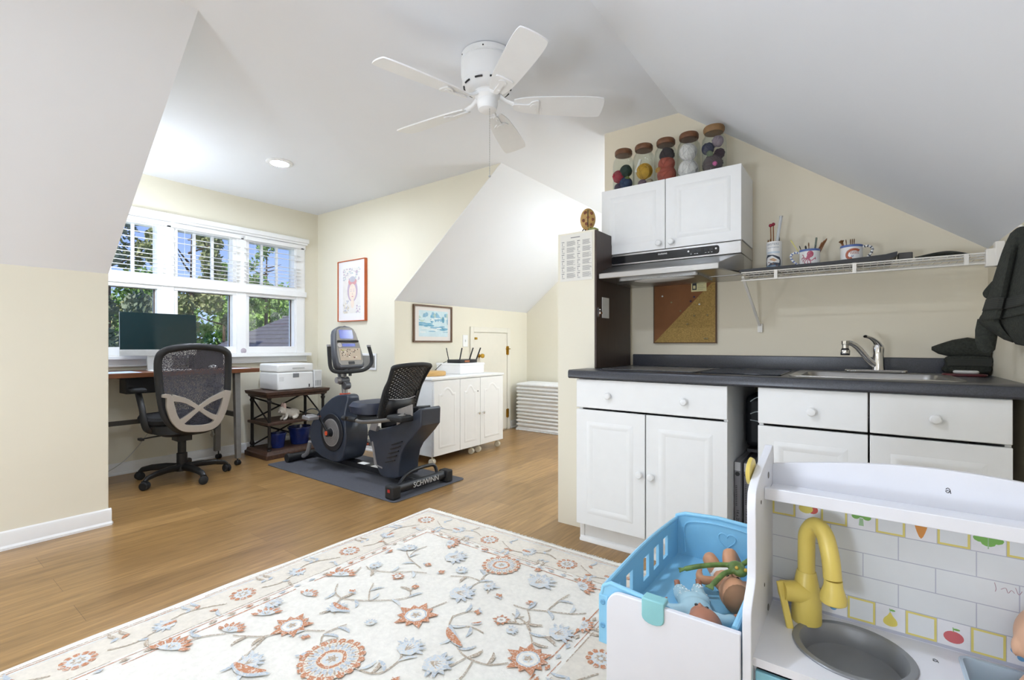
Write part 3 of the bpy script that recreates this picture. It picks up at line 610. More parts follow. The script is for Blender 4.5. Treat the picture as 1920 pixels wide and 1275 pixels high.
G().prism(rrect(-.06, 2.745, .175, 2.795, .024), XY(.9187), .012).obj('base_plate', CHROME, fc, bevel=.004)
G().lathe([(.026, .93), (.024, .95), (.022, 1.0), (.024, 1.03), (.02, 1.045), (.0005, 1.05)], (.068, 2.77, 0)).obj('body', CHROME, fc)
G().tube(spline([(.062, 2.765, .945), (.03, 2.74, .98), (-.005, 2.715, 1.03), (-.03, 2.70, 1.052), (-.05, 2.69, 1.055)], 6), [.013]*12+[.012]*13, seg=14).obj('spout', CHROME, fc)
sp = G().lathe([(.0005, .0), (.018, .0), (.0185, .02), (.013, .033), (.0005, .034)], (-.055, 2.687, .998)).obj('spray_head', BLACKP, fc)
G().lathe([(.013, .033), (.013, .05), (.016, .052), (.016, .066), (.0005, .068)], (-.055, 2.687, .998)).obj('collar', CHROME, sp)
G().lathe([(.0187, .008), (.0192, .012), (.0192, .022), (.0187, .024), (.0187, .008)], (-.055, 2.687, .998)).obj('grip_ring', CHROME, sp)
G().tube(spline([(.07, 2.768, 1.04), (.06, 2.755, 1.06), (.04, 2.735, 1.078), (.02, 2.715, 1.085)], 4), [.02, .02, .019, .018, .016, .015, .014, .013, .012, .011, .011, .011, .011], seg=12, flat=.6).obj('lever', CHROME, fc)
# wall cabinet with hood
wc = thing('wall_cabinet', 'white two-door wall cabinet above the range hood', 'cabinet', (-.868, 2.78, 1.585))
G().box((-1.252, 2.64, 1.585), (-.484, KY-.001, 1.965)).obj('carcass', CAB, wc, bevel=.002)
d = panel(-1.254, -.872, 1.580, 1.966, 2.62, 'door', wc, inset=.05); knob(-.905, 2.62, 1.612, d)
d = panel(-.868, -.484, 1.580, 1.966, 2.62, 'door', wc, inset=.05); knob(-.835, 2.62, 1.612, d)
hd = thing('range_hood', 'stainless steel range hood with black control strip under the wall cabinet', 'range hood', (-.868, 2.7, 1.40))
G().box((-1.252, 2.625, 1.513), (-.484, KY-.002, 1.578)).box((-1.25, 2.70, 1.41), (-.486, KY-.002, 1.513)).obj('body', STEEL, hd, bevel=.003)
vs = [(-1.25, 2.63, 1.513), (-.486, 2.63, 1.513), (-.55, 2.435, 1.447), (-1.186, 2.435, 1.447), (-1.186, 2.435, 1.414), (-.55, 2.435, 1.414), (-.486, 2.72, 1.414), (-1.25, 2.72, 1.414), (-1.25, 2.72, 1.513), (-.486, 2.72, 1.513)]
G().add(vs, [(0, 1, 2, 3), (3, 2, 5, 4), (2, 1, 9, 6, 5), (0, 3, 4, 7, 8), (4, 5, 6, 7), (0, 8, 9, 1)]).obj('visor', STEEL, hd, bevel=.004)
cp = G().prism(rrect(-1.19, 1.522, -.59, 1.566, .012), frame((0, 2.624, 0), (1, 0, 0), (0, 0, 1)), .004).obj('control_strip', mat('gloss_black', '#17181b', .15, var=.05), hd, bevel=.001)
WPRINT = mat('white_print', '#e8e8e8', .6, var=0)
TXZ = lambda x, y, z: frame((x, y, z), (1, 0, 0), (0, 0, 1))
g = G().text('nutone', .018, TXZ(-.885, 2.6195, 1.553)); 
for x in (-.735, -.715, -.703, -.66, -.645, -.63): g.box((x, 2.6192, 1.532), (x+.008, 2.6198, 1.534))
for x in (-.745, -.605): g.prism(circ(0, 0, .005, n=10), TXZ(x, 2.6196, 1.549), .0006)
g.obj('lettering', WPRINT, cp)
g = G()
for x in (-.725, -.70, -.665, -.64): g.box((x, 2.6185, 1.54), (x+.02, 2.6198, 1.556))
g.obj('button', BLACKP, cp)
G().prism(rrect(-1.1, 2.50, -.66, 2.80, .02), XY(1.402), .012).obj('filter', mat('hood_filter', '#9a9a98', .4, .8, var=.2, scale=200), hd)
G().ball((-.86, 2.56, 1.406), (.17, .06, .018), seg=24).obj('lamp_cover', mat('frosted_lens', '#d8d5ce', .4, var=.02), hd)
# half-height wall: dark panel, sheet, latch, card
dp = thing('panel_board', 'tall dark brown wooden panel on the side of the half-height wall', 'panel', (-1.194, 2.66, .87))
G().box((-1.2, 2.417, .9145), (-1.189, 2.905, 1.69)).obj('board', mat('dark_brown_panel', '#43352f', .45, var=.15, scale=8, stretch=(1, 12, 1)), dp, bevel=.001)
G().box((-1.189, 2.44, 1.205), (-1.184, 2.452, 1.255)).box((-1.189, 2.452, 1.22), (-1.18, 2.475, 1.232)).ball((-1.181, 2.447, 1.243), .006).obj('latch', CHROME, dp)
cd = G().box((-1.189, 2.488, 1.20), (-1.1865, 2.578, 1.318)); t_ = tag(cd.obj('note_card', PAPER), 'small white card pinned on the dark brown panel', 'card')
sh = thing('instruction_sheet', 'white sheet of printed instructions stuck on the front of the half-height wall', 'paper', (-1.317, 2.412, 1.415))
G().box((-1.42, 2.4125, 1.415), (-1.213, 2.4148, 1.684)).obj('sheet', mat('sheet_paper', '#e9e6dc', .85, var=.01), sh)
g = G(); q = random.Random(5)
for c in range(2):
    for r in range(6):
        x = -1.41+.102*c; z = 1.645-.037*r
        g.box((x, 2.412, z-.004), (x+.018, 2.4124, z)); g.box((x+.003, 2.412, z-.022), (x+.006, 2.4124, z-.008))
        for l in range(7): g.box((x+.034, 2.412, z-.0042*l-.0016), (x+.034+q.uniform(.04, .058), 2.4124, z-.0042*l))
        for l in range(3): g.box((x+.002, 2.412, z-.026-.002*l), (x+.02, 2.4124, z-.0252-.002*l))
g.box((-1.35, 2.412, 1.662), (-1.29, 2.4124, 1.667)); g.obj('print', mat('grey_print', '#8b8a88', .8, var=.1), sh)
# corkboard
cb = thing('cork_board', 'square pin board with brown triangle and cork half on the kitchen wall', 'pin board', (-.858, KY-.01, 1.06))
x0, x1, z0, z1 = -1.038, -.678, 1.06, 1.43; yb = KY-.018
G().prism([(x0, z0), (x1, z0), (x1, z1)], TXZ(0, KY-.002, 0), .016).obj('cork_half', mat('cork', '#A98A4E', .9, var=.3, scale=160), cb)
G().prism([(x0, z0), (x1, z1), (x0, z1)], TXZ(0, KY-.002, 0), .016).obj('fabric_half', mat('brown_felt', '#8a5c3a', .9, var=.06), cb)
g = G()
for a, b in (((x0-.006, z0-.006), (x1+.006, z0)), ((x0-.006, z1), (x1+.006, z1+.006)), ((x0-.006, z0), (x0, z1)), ((x1, z0), (x1+.006, z1))): g.box((a[0], KY-.02, a[1]), (b[0], KY-.001, b[1]))
g.obj('frame', mat('frame_brown', '#5d4227', .6), cb)
for nm, c, pts in (('push_pin', '#3a2a4a', [(-.795, 1.33), (-.815, 1.305)]), ('push_pin', '#d8d8d0', [(-.765, 1.285), (-.985, 1.345)]), ('push_pin', '#8a7a50', [(-.93, 1.305), (-.72, 1.22), (-.795, 1.218), (-.875, 1.25), (-.835, 1.17), (-.735, 1.082), (-.722, 1.082)])):
    for x, z in pts:
        o = G().lathe([(.0015, 0), (.004, .003), (.003, .008), (.0055, .010), (.0005, .012)], seg=10, M=TXZ(x, yb, z)).obj('push_pin', mat('pin'+c, c, .4), cb)
nt = G().box((-.814, yb-.0015, 1.362), (-.727, yb-.0002, 1.418)).box((-.808, yb-.002, 1.372), (-.783, yb-.0015, 1.41), 1).box((-.803, yb-.0022, 1.379), (-.789, yb-.0019, 1.398))
for k in range(4): nt.box((-.775, yb-.002, 1.373+.01*k), (-.745+.01*(k % 2), yb-.0015, 1.375+.01*k), 2)
tag(nt.obj('notice', [mat('cream_card', '#e2d9a4', .8), INK, mat('grey_print2', '#a8a388', .8)]), 'cream printed notice pinned at the top right of the pin board', 'notice')
def sq_(cx, cy, a, b, z, n=20): return [(cx+a*math.cos(2*PI*k/n), cy+b*math.sin(2*PI*k/n), z) for k in range(n)]
# ------------------------------------------------------------------ wire shelf and what stands on it
WIRE = mat('white_wire', '#efeae0', .45, var=.01)
ws = thing('wire_shelf', 'white wire shelf on the kitchen wall right of the range hood', 'shelf', (-.02, 2.78, 1.37))
g = G(); wz = 1.41
for y, z in ((2.62, wz), (2.62, 1.37), (2.74, wz-.004), (2.86, wz-.004), (2.932, wz-.004), (2.655, wz-.004)): g.tube([(-.484, y, z), (.452, y, z)], .0035, seg=8)
k = -.47
while k < .44:
    g.tube([(k, 2.934, wz), (k, 2.62, wz), (k, 2.617, 1.37)] if abs(k) > 9 else [(k, 2.934, wz), (k, 2.62, wz)], .0017, seg=5); k += .0254
g.obj('wires', WIRE, ws)
for x in (-.33, -.02, .345): G().box((x-.007, 2.613, 1.367), (x+.007, 2.624, 1.413)).obj('connector', WIRE, ws)
G().box((.4, 2.606, 1.355), (.453, 2.64, 1.425)).box((.425, 2.60, 1.355), (.453, 2.64, 1.45)).obj('end_bracket', WIRE, ws, bevel=.003)
G().bar((-.478, 2.625, 1.39), (-.446, 2.936, 1.145), .012, .008).box((-.458, 2.925, 1.115), (-.434, 2.9385, 1.16)).obj('brace', WIRE, ws)
tr = G().prism([(-.495, 0), (.10, 0), (.13, .016), (.13, .032), (.09, .024), (-.1, .014), (-.495, .010)], frame((0, 2.85, wz+.0055), (1, 0, 0), (0, 0, 1)), .236)
tag(tr.obj('tray', mat('black_tray', '#2a2a2c', .5)), 'flat black tray lying on the wire shelf under the mugs', 'tray')
SZ = wz+.0205
def brush(name, label, cat, p, q, r, mats, parts=None, grp='brushes and pencils in the mugs', head=None):
    p = Vector(p); q = Vector(q); t = thing(name, label, cat, p, 0, grp)
    G().tube([p, p+(q-p)*.8], [r*.8, r], seg=8).obj('handle', mats[0], t)
    d = (q-p).normalized(); e = p+(q-p)*.8
    if head == 'ball': G().ball(q, .009, seg=10, rings=8).obj('tip', mats[1], t); G().tube([e, q], r, seg=8).obj('shaft', mats[0], t)
    else: G().tube([e, e+(q-e)*.3, q-(q-e)*.3, q], [r*1.15, r*1.25, r*(head or 1.3), r*.2], seg=8).obj('tip', mats[1], t)
    return t
STICK = mat('stick_brown', '#8a5a35', .5, var=.15); BRIS = mat('bristle_brown', '#6e4a24', .8, var=.2); RED = mat('crimson', '#8e1f34', .5); YEL = mat('pale_yellow', '#e6dc8a', .5)
CER = mat('glazed_ceramic', '#eceae6', .2, var=.02); CBLUE = mat('glaze_blue', '#5b73ad', .3); CPINK = mat('glaze_pink', '#b2546a', .4, var=.1); CORG = mat('glaze_rust', '#b05a38', .4, var=.15); CGREY = mat('glaze_grey', '#8f97a4', .4); CDK = mat('glaze_dark', '#3c4450', .4)
def clipu(pts, c, keep_less):
    out = []
    for p, q in zip(pts, pts[1:]+pts[:1]):
        ip, iq = (p[0] <= c, q[0] <= c) if keep_less else (p[0] >= c, q[0] >= c)
        if ip: out.append(p)
        if ip != iq: t = (c-p[0])/(q[0]-p[0]); out.append((c, p[1]+t*(q[1]-p[1])))
    return out
def curved(g, cx, cy, z0, R, pts, m, lift=.0008, th0=-PI/2):     # decal on a cylinder facing -Y; pts in (arc metres, height)
    pts = [tuple(p) for p in pts]; lo, hi = min(p[0] for p in pts), max(p[0] for p in pts); n = max(1, int((hi-lo)/.004)+1)
    for i in range(n):
        q = clipu(clipu(pts, lo+(hi-lo)*i/n, False), lo+(hi-lo)*(i+1)/n, True)
        if len(q) > 2: g.add([(cx+(R+lift)*math.cos(th0+u/R), cy+(R+lift)*math.sin(th0+u/R), z0+v) for u, v in q], [tuple(range(len(q)))], m)
def curveline(g, cx, cy, z0, R, pts, w, m, lift=.0009, th0=-PI/2):
    q = spline(pts, 5); 
    for i in range(len(q)-1): curved(g, cx, cy, z0, R, ribbon(q[i:i+2], w), m, lift, th0)
def cup(g, x, y, z, R, h, th=.003, m=0): g.lathe([(R*.9, 0), (R, .006), (R, h-.003), (R-.0015, h), (R-th, h-.003), (R-th, .006), (.0005, .005)], (x, y, z), 32, m)
FACE = -PI/2-.05
tb = thing('tumbler', 'tall white ceramic tumbler with shell picture on the left end of the wire shelf', 'cup', (-.355, 2.76, SZ), 0)
g = G(); cup(g, -.355, 2.76, SZ, .036, .142); g.obj('cup', CER, tb)
g = G(); A = lambda *a, **k: curved(g, -.355, 2.76, SZ, .036, *a, **k)
A([(-.04, .02), (.035, .02), (.035, .001), (-.04, .001)], 0); A([(-.04, .055), (-.03, .075), (0, .073), (.03, .06), (.036, .045), (.036, .02), (-.04, .02)], 1, lift=.0009)
A([(-.03, .06), (-.005, .068), (.03, .045), (.028, .03), (.0, .035), (-.03, .02), (-.036, .045)], 2, lift=.0011); A([(-.02, .05), (.0, .057), (.018, .045), (.005, .038)], 3, lift=.0013)
for i in range(7): A(circ(-.02+.009*i, .035-.004*i, .0045, .003, 8), 1 if i % 2 else 4, lift=.0014)
A([(-.03, .09), (.03, .09), (.03, .08), (-.03, .08)], 5, lift=.001)
for k, ch in enumerate('OYSTERS'):
    th = FACE+(-.024+.008*k)/.036; P_ = (-.355+.0368*math.cos(th), 2.76+.0368*math.sin(th), SZ+.127)
    g.text(ch, .014, frame(P_, (-math.sin(th), math.cos(th), 0), (0, 0, 1)), 6, .0003)
for k in range(9): A([(-.026+.006*k, .113), (-.0235+.006*k, .113), (-.0235+.006*k, .108), (-.026+.006*k, .108)], 6, lift=.001)
g.obj('picture', [mat('glaze_sea', '#7d93a8', .4), CDK, CER, mat('shell_tan', '#c9a27c', .4), mat('shell_brown', '#7d5648', .4), mat('sky_pale', '#c8d3dc', .4), CGREY], tb, smooth=0)
brush('paint_brush', 'red-tipped stick in the tall tumbler, the left of two', 'brush', (-.367, 2.765, SZ+.02), (-.372, 2.765, SZ+.232), .0028, (STICK, RED), head='ball')
brush('paint_brush', 'red-tipped stick in the tall tumbler, beside the clear tube', 'brush', (-.357, 2.765, SZ+.02), (-.360, 2.765, SZ+.236), .0028, (STICK, RED), head='ball')
tu = thing('glass_tube', 'long clear tube leaning out of the tall tumbler', 'tube', (-.355, 2.745, SZ+.02), 0)
G().tube([(-.358, 2.745, SZ+.02), (-.322, 2.742, SZ+.262)], .0075, seg=12).obj('tube', mat('clear_tube', '#d5dade', .15, var=.02, alpha=.55), tu); G().tube([(-.322, 2.742, SZ+.262), (-.3215, 2.742, SZ+.268)], .0085, seg=12).obj('cap', STEEL, tu)
brush('paint_brush', 'short brown brush at the left rim of the tall tumbler', 'brush', (-.372, 2.75, SZ+.03), (-.381, 2.748, SZ+.157), .003, (STICK, BRIS), head=1.4)
brush('paint_brush', 'short brown brush at the front rim of the tall tumbler', 'brush', (-.366, 2.74, SZ+.03), (-.369, 2.738, SZ+.16), .003, (STICK, BRIS), head=1.4)
brush('paint_brush', 'dark brush behind the clear tube in the tall tumbler', 'brush', (-.345, 2.775, SZ+.03), (-.333, 2.777, SZ+.172), .002, (IRON, IRON), head=1.2)
def mug(x, y, label, side, rimm):
    t = thing('mug', label, 'mug', (x, y, SZ), 0, 'painted mugs on the wire shelf')
    g = G(); cup(g, x, y, SZ, .044, .082); g.obj('cup', CER, t)
    G().lathe([(.0443, .072), (.0447, .078), (.0443, .0825), (.042, .0825), (.0417, .078), (.0443, .072)], (x, y, SZ), 32).obj('rim_band', rimm, t)
    h = spline([(.042*side, .07), (.06*side, .074), (.078*side, .062), (.074*side, .04), (.058*side, .02), (.043*side, .01)], 5)
    a = PI*.03; pts = [(x+p[0], y-.01, SZ+p[1]) for p in h]
    hd_ = G().tube(pts, .0052, seg=10).obj('handle', CER, t)
    g = G()
    for i in range(2, len(pts)-2, 3): g.tube([pts[i], pts[i+1]], .0057, seg=10)
    g.obj('stripe', CBLUE if side < 0 else CDK, hd_)
    return t
m1 = mug(-.2, 2.75, 'white mug painted with a pink octopus, handle to the left', -1, CBLUE)
g = G(); B = lambda *a, **k: curved(g, -.2, 2.75, SZ, .044, *a, **k)
B(circ(.006, .056, .014, .016, 16), 0); B([(-.008, .05), (.008, .044), (.002, .03), (-.012, .034)], 0)
for pts in ([(-.004, .036), (-.02, .04), (-.024, .052), (-.03, .056)], [(-.006, .034), (-.022, .03), (-.026, .02)], [(-.006, .032), (-.018, .02), (-.014, .01)], [(-.002, .03), (-.006, .016), (.002, .008)], [(.0, .032), (.012, .024), (.022, .034), (.028, .03), (.026, .04)], [(.0, .03), (.008, .016), (.004, .01)], [(-.008, .036), (-.03, .04), (-.03, .03)]):
    curveline(g, -.2, 2.75, SZ, .044, pts, .0035, 0)
for u, v in ((0, .06), (.01, .05), (.004, .066)): B(circ(u, v, .0025, n=6), 1, lift=.0013)
g.obj('picture', [CPINK, mat('glaze_rose', '#c98590', .4)], m1, smooth=0)
m2 = mug(-.032, 2.75, 'white mug painted with a rust-red shrimp, handle to the right', 1, CBLUE)
g = G(); 
curveline(g, -.032, 2.75, SZ, .044, [(.032, .052), (.018, .058), (0, .057), (-.014, .048), (-.018, .03), (-.008, .018), (.002, .02)], .011, 0)
for i in range(6): curveline(g, -.032, 2.75, SZ, .044, [(-.006+.006*i, .05), (-.003+.006*i, .042), (-.001+.006*i, .037)], .002, 0)
curveline(g, -.032, 2.75, SZ, .044, [(.0, .03), (.004, .026), (.008, .03)], .003, 1); g.obj('picture', [CORG, CBLUE], m2, smooth=0)
brush('pencil', 'pale yellow stick leaning far left out of the octopus mug', 'pencil', (-.215, 2.755, SZ+.02), (-.285, 2.775, SZ+.15), .0025, (YEL, YEL))
brush('paint_brush', 'thin brush just right of the yellow stick in the octopus mug', 'brush', (-.214, 2.745, SZ+.02), (-.243, 2.74, SZ+.108), .0016, (STICK, IRON))
brush('paint_brush', 'thick dark-tipped brush at the middle of the octopus mug', 'brush', (-.205, 2.74, SZ+.02), (-.216, 2.735, SZ+.104), .003, (RED, IRON))
brush('paint_brush', 'slim brown-tipped brush left of the wide flat brush in the octopus mug', 'brush', (-.2, 2.75, SZ+.02), (-.204, 2.752, SZ+.122), .002, (STICK, BRIS))
fb = thing('flat_brush', 'wide flat dark green brush standing in the octopus mug', 'brush', (-.188, 2.76, SZ+.02), 0, 'brushes and pencils in the mugs')
G().bar((-.186, 2.765, SZ+.02), (-.176, 2.765, SZ+.105), .006, .02, (0, 1, 0)).obj('handle', mat('green_dark', '#3f4a40', .5), fb); G().bar((-.176, 2.765, SZ+.105), (-.172, 2.765, SZ+.142), .007, .022, (0, 1, 0)).obj('tip', mat('green_grey', '#6a7263', .6), fb)
for dx, lb in ((0, 'wooden pencil leaning right in the octopus mug, nearest the rim'), (.006, 'wooden pencil leaning right in the octopus mug, the longest'), (-.006, 'wooden pencil leaning right in the octopus mug, beside the flat brush')):
    brush('pencil', lb, 'pencil', (-.185+dx, 2.75+dx, SZ+.02), (-.138+dx*1.5, 2.755+dx, SZ+.125+dx*1.5), .0028, (STICK, STICK))
brush('paint_brush', 'fat round brown brush at the left of the shrimp mug', 'brush', (-.045, 2.745, SZ+.02), (-.073, 2.735, SZ+.112), .0045, (STICK, BRIS), head=2.6)
for i, (dx, lb) in enumerate(((-.02, 'thin bristle stick beside the fat brush in the shrimp mug'), (-.004, 'leftmost of three thin brown sticks in the shrimp mug'), (.003, 'middle one of three thin brown sticks in the shrimp mug'), (.01, 'rightmost of three thin brown sticks in the shrimp mug'))):
    brush('paint_brush', lb, 'brush', (-.032+dx*.6, 2.76, SZ+.02), (-.032+dx*1.1, 2.758, SZ+.118), .0016, (BRIS, BRIS))
g = G().box((.135, 2.68, wz+.004), (.185, 2.75, wz+.04)); bxx = g.obj('small_box', mat('grey_box', '#55524e', .6), bevel=.004); tag(bxx, 'small dark grey box on the wire shelf beside the black tray', 'box')
def cloth(name, rows, mats, parent=None, th=.008, **k):     # thick sheet from a grid of points
    rows = [spline(r, 4) for r in rows]; n = len(rows[0]); rows = [list(c) for c in zip(*[spline([r[i] for r in rows], 4) for i in range(n)])]
    g = G(); vs = [p for r in rows for p in r]; w = len(rows[0])
    fs = [(i*w+j, i*w+j+1, (i+1)*w+j+1, (i+1)*w+j) for i in range(len(rows)-1) for j in range(w-1)]
    g.add(vs, fs); o = g.obj(name, mats, parent, smooth=60, **k)
    d = o.modifiers.new('thick', 'SOLIDIFY'); d.thickness = th; d.offset = 0
    return o
TOWEL = mat('olive_black_towel', '#33352e', .95, var=.3, scale=120, bump=.4)
TOWB = bandmat('towel_band', '#3a3b35', '#2c2d29', 2, 160, .9)
o = cloth('folded_cloth', [[(.19, 2.66, wz+.01), (.25, 2.65, wz+.018), (.31, 2.66, wz+.016), (.36, 2.68, wz+.01)], [(.2, 2.7, wz+.014), (.255, 2.7, wz+.026), (.31, 2.71, wz+.030), (.37, 2.72, wz+.012)], [(.2, 2.76, wz+.01), (.27, 2.77, wz+.02), (.33, 2.78, wz+.016), (.36, 2.77, wz+.008)]], TOWEL, th=.006)
tag(o, 'crumpled dark cloth lying on the right part of the wire shelf', 'cloth')
# towels
ht = thing('hand_towel', 'dark olive towel hanging from a hook on the right wall', 'towel', (.42, 2.3, 1.02))
def sheet(pts, th, name, m, par): return cloth(name, pts, m, par, th=th)
sheet([[(.416, 2.30, 1.424), (.428, 2.27, 1.436), (.438, 2.22, 1.430), (.448, 2.14, 1.40)], [(.398, 2.30, 1.37), (.41, 2.255, 1.375), (.428, 2.25, 1.36), (.446, 2.08, 1.35)], [(.378, 2.31, 1.28), (.392, 2.235, 1.285), (.412, 2.24, 1.27), (.445, 2.02, 1.27)], [(.358, 2.315, 1.19), (.376, 2.225, 1.19), (.398, 2.23, 1.185), (.445, 1.98, 1.20)], [(.344, 2.32, 1.13), (.364, 2.22, 1.132), (.388, 2.22, 1.135), (.444, 1.95, 1.155)]], .01, 'upper_fold', TOWEL, ht)
sheet([[(.360, 2.312, 1.205), (.375, 2.217, 1.205), (.396, 2.222, 1.20), (.442, 1.975, 1.215)], [(.351, 2.315, 1.165), (.368, 2.213, 1.165), (.390, 2.214, 1.165), (.442, 1.96, 1.18)]], .012, 'woven_band', TOWB, ht)
sheet([[(.350, 2.33, 1.15), (.37, 2.245, 1.15), (.393, 2.245, 1.15), (.452, 1.98, 1.175)], [(.346, 2.335, 1.128), (.366, 2.24, 1.125), (.39, 2.24, 1.125), (.450, 1.98, 1.14)], [(.372, 2.33, 1.10), (.385, 2.25, 1.09), (.405, 2.24, 1.085), (.448, 1.98, 1.08)], [(.405, 2.33, 1.07), (.412, 2.26, 1.06), (.425, 2.24, 1.05), (.449, 1.98, 1.03)]], .012, 'lower_fold', TOWEL, ht)
sheet([[(.376, 2.345, 1.27), (.384, 2.34, 1.27)], [(.353, 2.35, 1.232), (.376, 2.34, 1.21)], [(.366, 2.35, 1.212), (.38, 2.34, 1.20)]], .008, 'corner', TOWEL, ht)
G().loft([sq_(x, 2.375, a, .02, z) for z, x, a in ((1.14, .372, .030), (1.10, .366, .030), (1.06, .364, .028), (1.03, .366, .022), (1.02, .368, .012))]).obj('hanging_end', TOWEL, ht)
G().tube([(.456, 2.27, 1.43), (.435, 2.27, 1.425), (.43, 2.27, 1.445)], .006).obj('hook', WIRE, ht)
ft = thing('folded_towel', 'dark olive towel folded and propped upright in the countertop corner', 'towel', (.36, 2.86, .9186))
G().prism(spline([(.305, .925), (.44, .925), (.452, .96), (.45, .995), (.32, .995), (.31, .96)], 4, True), TXZ(0, 2.90, 0), .07).obj('body', TOWEL, ft, bevel=.012, seg=3)
G().prism(rrect(.312, .955, .452, .985, .004), TXZ(0, 2.831, 0), .006).obj('woven_band', TOWB, ft)
G().loft([[(x, 2.855+.035*s*math.cos(t), zc+h*math.sin(t)) for t in [2*PI*k/12 for k in range(12)]] for x, s, zc, h in ((.262, .3, 1.03, .008), (.285, .8, 1.027, .022), (.33, 1, 1.03, .038), (.38, .9, 1.036, .043), (.42, 1, 1.03, .04), (.45, .8, 1.02, .03))]).obj('gathered_top', TOWEL, ft)
rt = tag(G().prism(rrect(.285, 2.70, .425, 2.79, .03), XY(.9146), .010).obj('small_dish', mat('dark_red_dish', '#5c1f27', .3), bevel=.003), 'flat dark red dish on the counter in front of the folded towel', 'dish')
tag(G().prism(rrect(.32, 2.715, .40, 2.765, .02), XY(.9247), .014).obj('soap_bar', mat('pale_soap', '#d9d9d6', .3), bevel=.006), 'pale soap bar lying on the dark red dish', 'soap')
# jars on the wall cabinet
JG = glassmat('jar_glass', (.95, .965, .955), .012, .02, .2); LID = mat('lid_wood', '#6b452a', .5, var=.25, scale=30)
JX = [-1.164, -1.036, -.905, -.775, -.642]; JT = 1.9665; JY = 2.735
JL = ['glass jar with red and dark green yarn balls, leftmost on the wall cabinet', 'glass jar with mustard yarn ball, second from the left on the wall cabinet', 'glass jar with rust-red yarn, middle of the row on the wall cabinet', 'glass jar with two white yarn balls on the wall cabinet', 'glass jar with dark and pink yarn, rightmost on the wall cabinet']
for x, lb in zip(JX, JL):
    t = thing('storage_jar', lb, 'jar', (x, JY, JT), 0, 'yarn jars on the wall cabinet')
    pr = [(.0005, 0), (.054, 0), (.0625, .008), (.0642, .02), (.0642, .175), (.06, .198), (.049, .215), (.047, .232)]; inn = [(r-.003, z) for r, z in pr[::-1][:-1]]+[(.0005, .004)]
    G().lathe(pr+[(.044, .232)]+inn[1:-1]+[(.05, .004), (.0005, .004)], (x, JY, JT), 32).obj('glass_body', JG, t)
    G().lathe([(.0005, .2255), (.05, .2255), (.052, .23), (.052, .248), (.047, .256), (.02, .260), (.012, .264), (.0005, .266)] if x < -.7 else [(.0005, .2255), (.048, .2255), (.054, .236), (.055, .25), (.05, .259), (.0005, .259)], (x, JY, JT+.007), 28).obj('lid', LID if x < -.7 else mat('lid_cork', '#8c6a44', .6, var=.2), t)
YB = [('red', '#a32036', 0, -.024, .10, -.018, .037, 'red yarn ball in the leftmost jar'), ('dark_green', '#24382e', 0, .024, .125, -.018, .036, 'dark green yarn ball in the leftmost jar'), ('navy', '#2c3f63', 0, .022, .05, -.016, .038, 'navy yarn ball at the bottom of the leftmost jar'), ('plum', '#3c2a48', 0, -.024, .033, -.02, .024, 'small plum yarn ball under the red one in the leftmost jar'), ('moss', '#6d7a33', 0, .036, .073, -.03, .014, 'small moss-green yarn ball in the leftmost jar'),
      ('mustard', '#c99b2c', 1, .008, .10, -.012, .046, 'mustard yellow yarn ball in the second jar'), ('mauve', '#7d6470', 1, -.005, .028, -.01, .026, 'mauve yarn at the bottom of the second jar'), ('cream', '#b8a98f', 1, .03, .034, .01, .024, 'beige yarn ball at the bottom right of the second jar'),
      ('rust', '#a9503f', 2, .006, .055, -.004, .052, 'rust-red yarn bundle in the middle jar'), ('charcoal', '#33292e', 2, .008, .168, -.004, .042, 'charcoal yarn ball on top in the middle jar'), ('ochre', '#b98a3a', 2, -.032, .083, -.03, .016, 'small ochre yarn coil in the middle jar'), ('rust', '#a9503f', 2, .006, .115, -.006, .046, 'rust-red yarn ball below the charcoal one in the middle jar'),
      ('white', '#e4dedc', 3, -.004, .058, -.004, .055, 'white yarn ball, lower of two in the fourth jar'), ('white', '#e4dedc', 3, -.004, .155, -.006, .049, 'white yarn ball, upper of two in the fourth jar'),
      ('brown_grey', '#57494c', 4, -.006, .06, -.002, .053, 'big grey-brown yarn ball in the rightmost jar'), ('indigo', '#343450', 4, -.026, .145, -.018, .032, 'indigo yarn ball in the rightmost jar'), ('sage', '#6f7a62', 4, -.012, .108, -.038, .016, 'small sage yarn ball in the rightmost jar'), ('pink', '#d874a8', 4, .016, .045, -.05, .011, 'small bright pink yarn ball in the rightmost jar'), ('maroon', '#3a2430', 4, .03, .11, -.006, .027, 'maroon yarn ball in the rightmost jar'), ('lilac', '#9a8994', 4, .022, .175, -.014, .03, 'lilac-grey yarn at the top of the rightmost jar')]
for nm, c, j, dx, dz, dy, r, lb in YB:
    t = thing('yarn_ball', lb, 'yarn', (JX[j]+dx, JY+dy, JT+.004+dz-r), 0, 'yarn balls in the jars')
    ym = mat('yarn_'+nm, c, .95, var=.12, scale=60); cc = Vector((JX[j]+dx, JY+dy, JT+.004+dz)); G().ball(cc, r*.96, seg=20, rings=14).obj('core', ym, t)
    q = random.Random(hash(lb) % 999 if False else len(lb)*7+j); g = G()
    for k in range(7):
        n = Vector((q.gauss(0, 1), q.gauss(0, 1), q.gauss(0, 1))).normalized(); u = n.orthogonal().normalized(); v = n.cross(u); off = q.uniform(-.5, .5)*r
        rr_ = math.sqrt(max(r*r-off*off, 1e-6)); g.tube([cc+n*off+(u*math.cos(a)+v*math.sin(a))*rr_*.985 for a in [2*PI*i/18 for i in range(18)]], .0022, seg=5, closed=True)
    g.obj('strand', ym, t)
t = thing('paper_tag', 'small rolled white paper in the second jar beside the mustard yarn', 'paper', (JX[1]-.025, JY-.03, JT+.10)); G().tube([(JX[1]-.038, JY-.024, JT+.105), (JX[1]-.012, JY-.024, JT+.175)], .009, seg=12).obj('roll', PAPER, t)
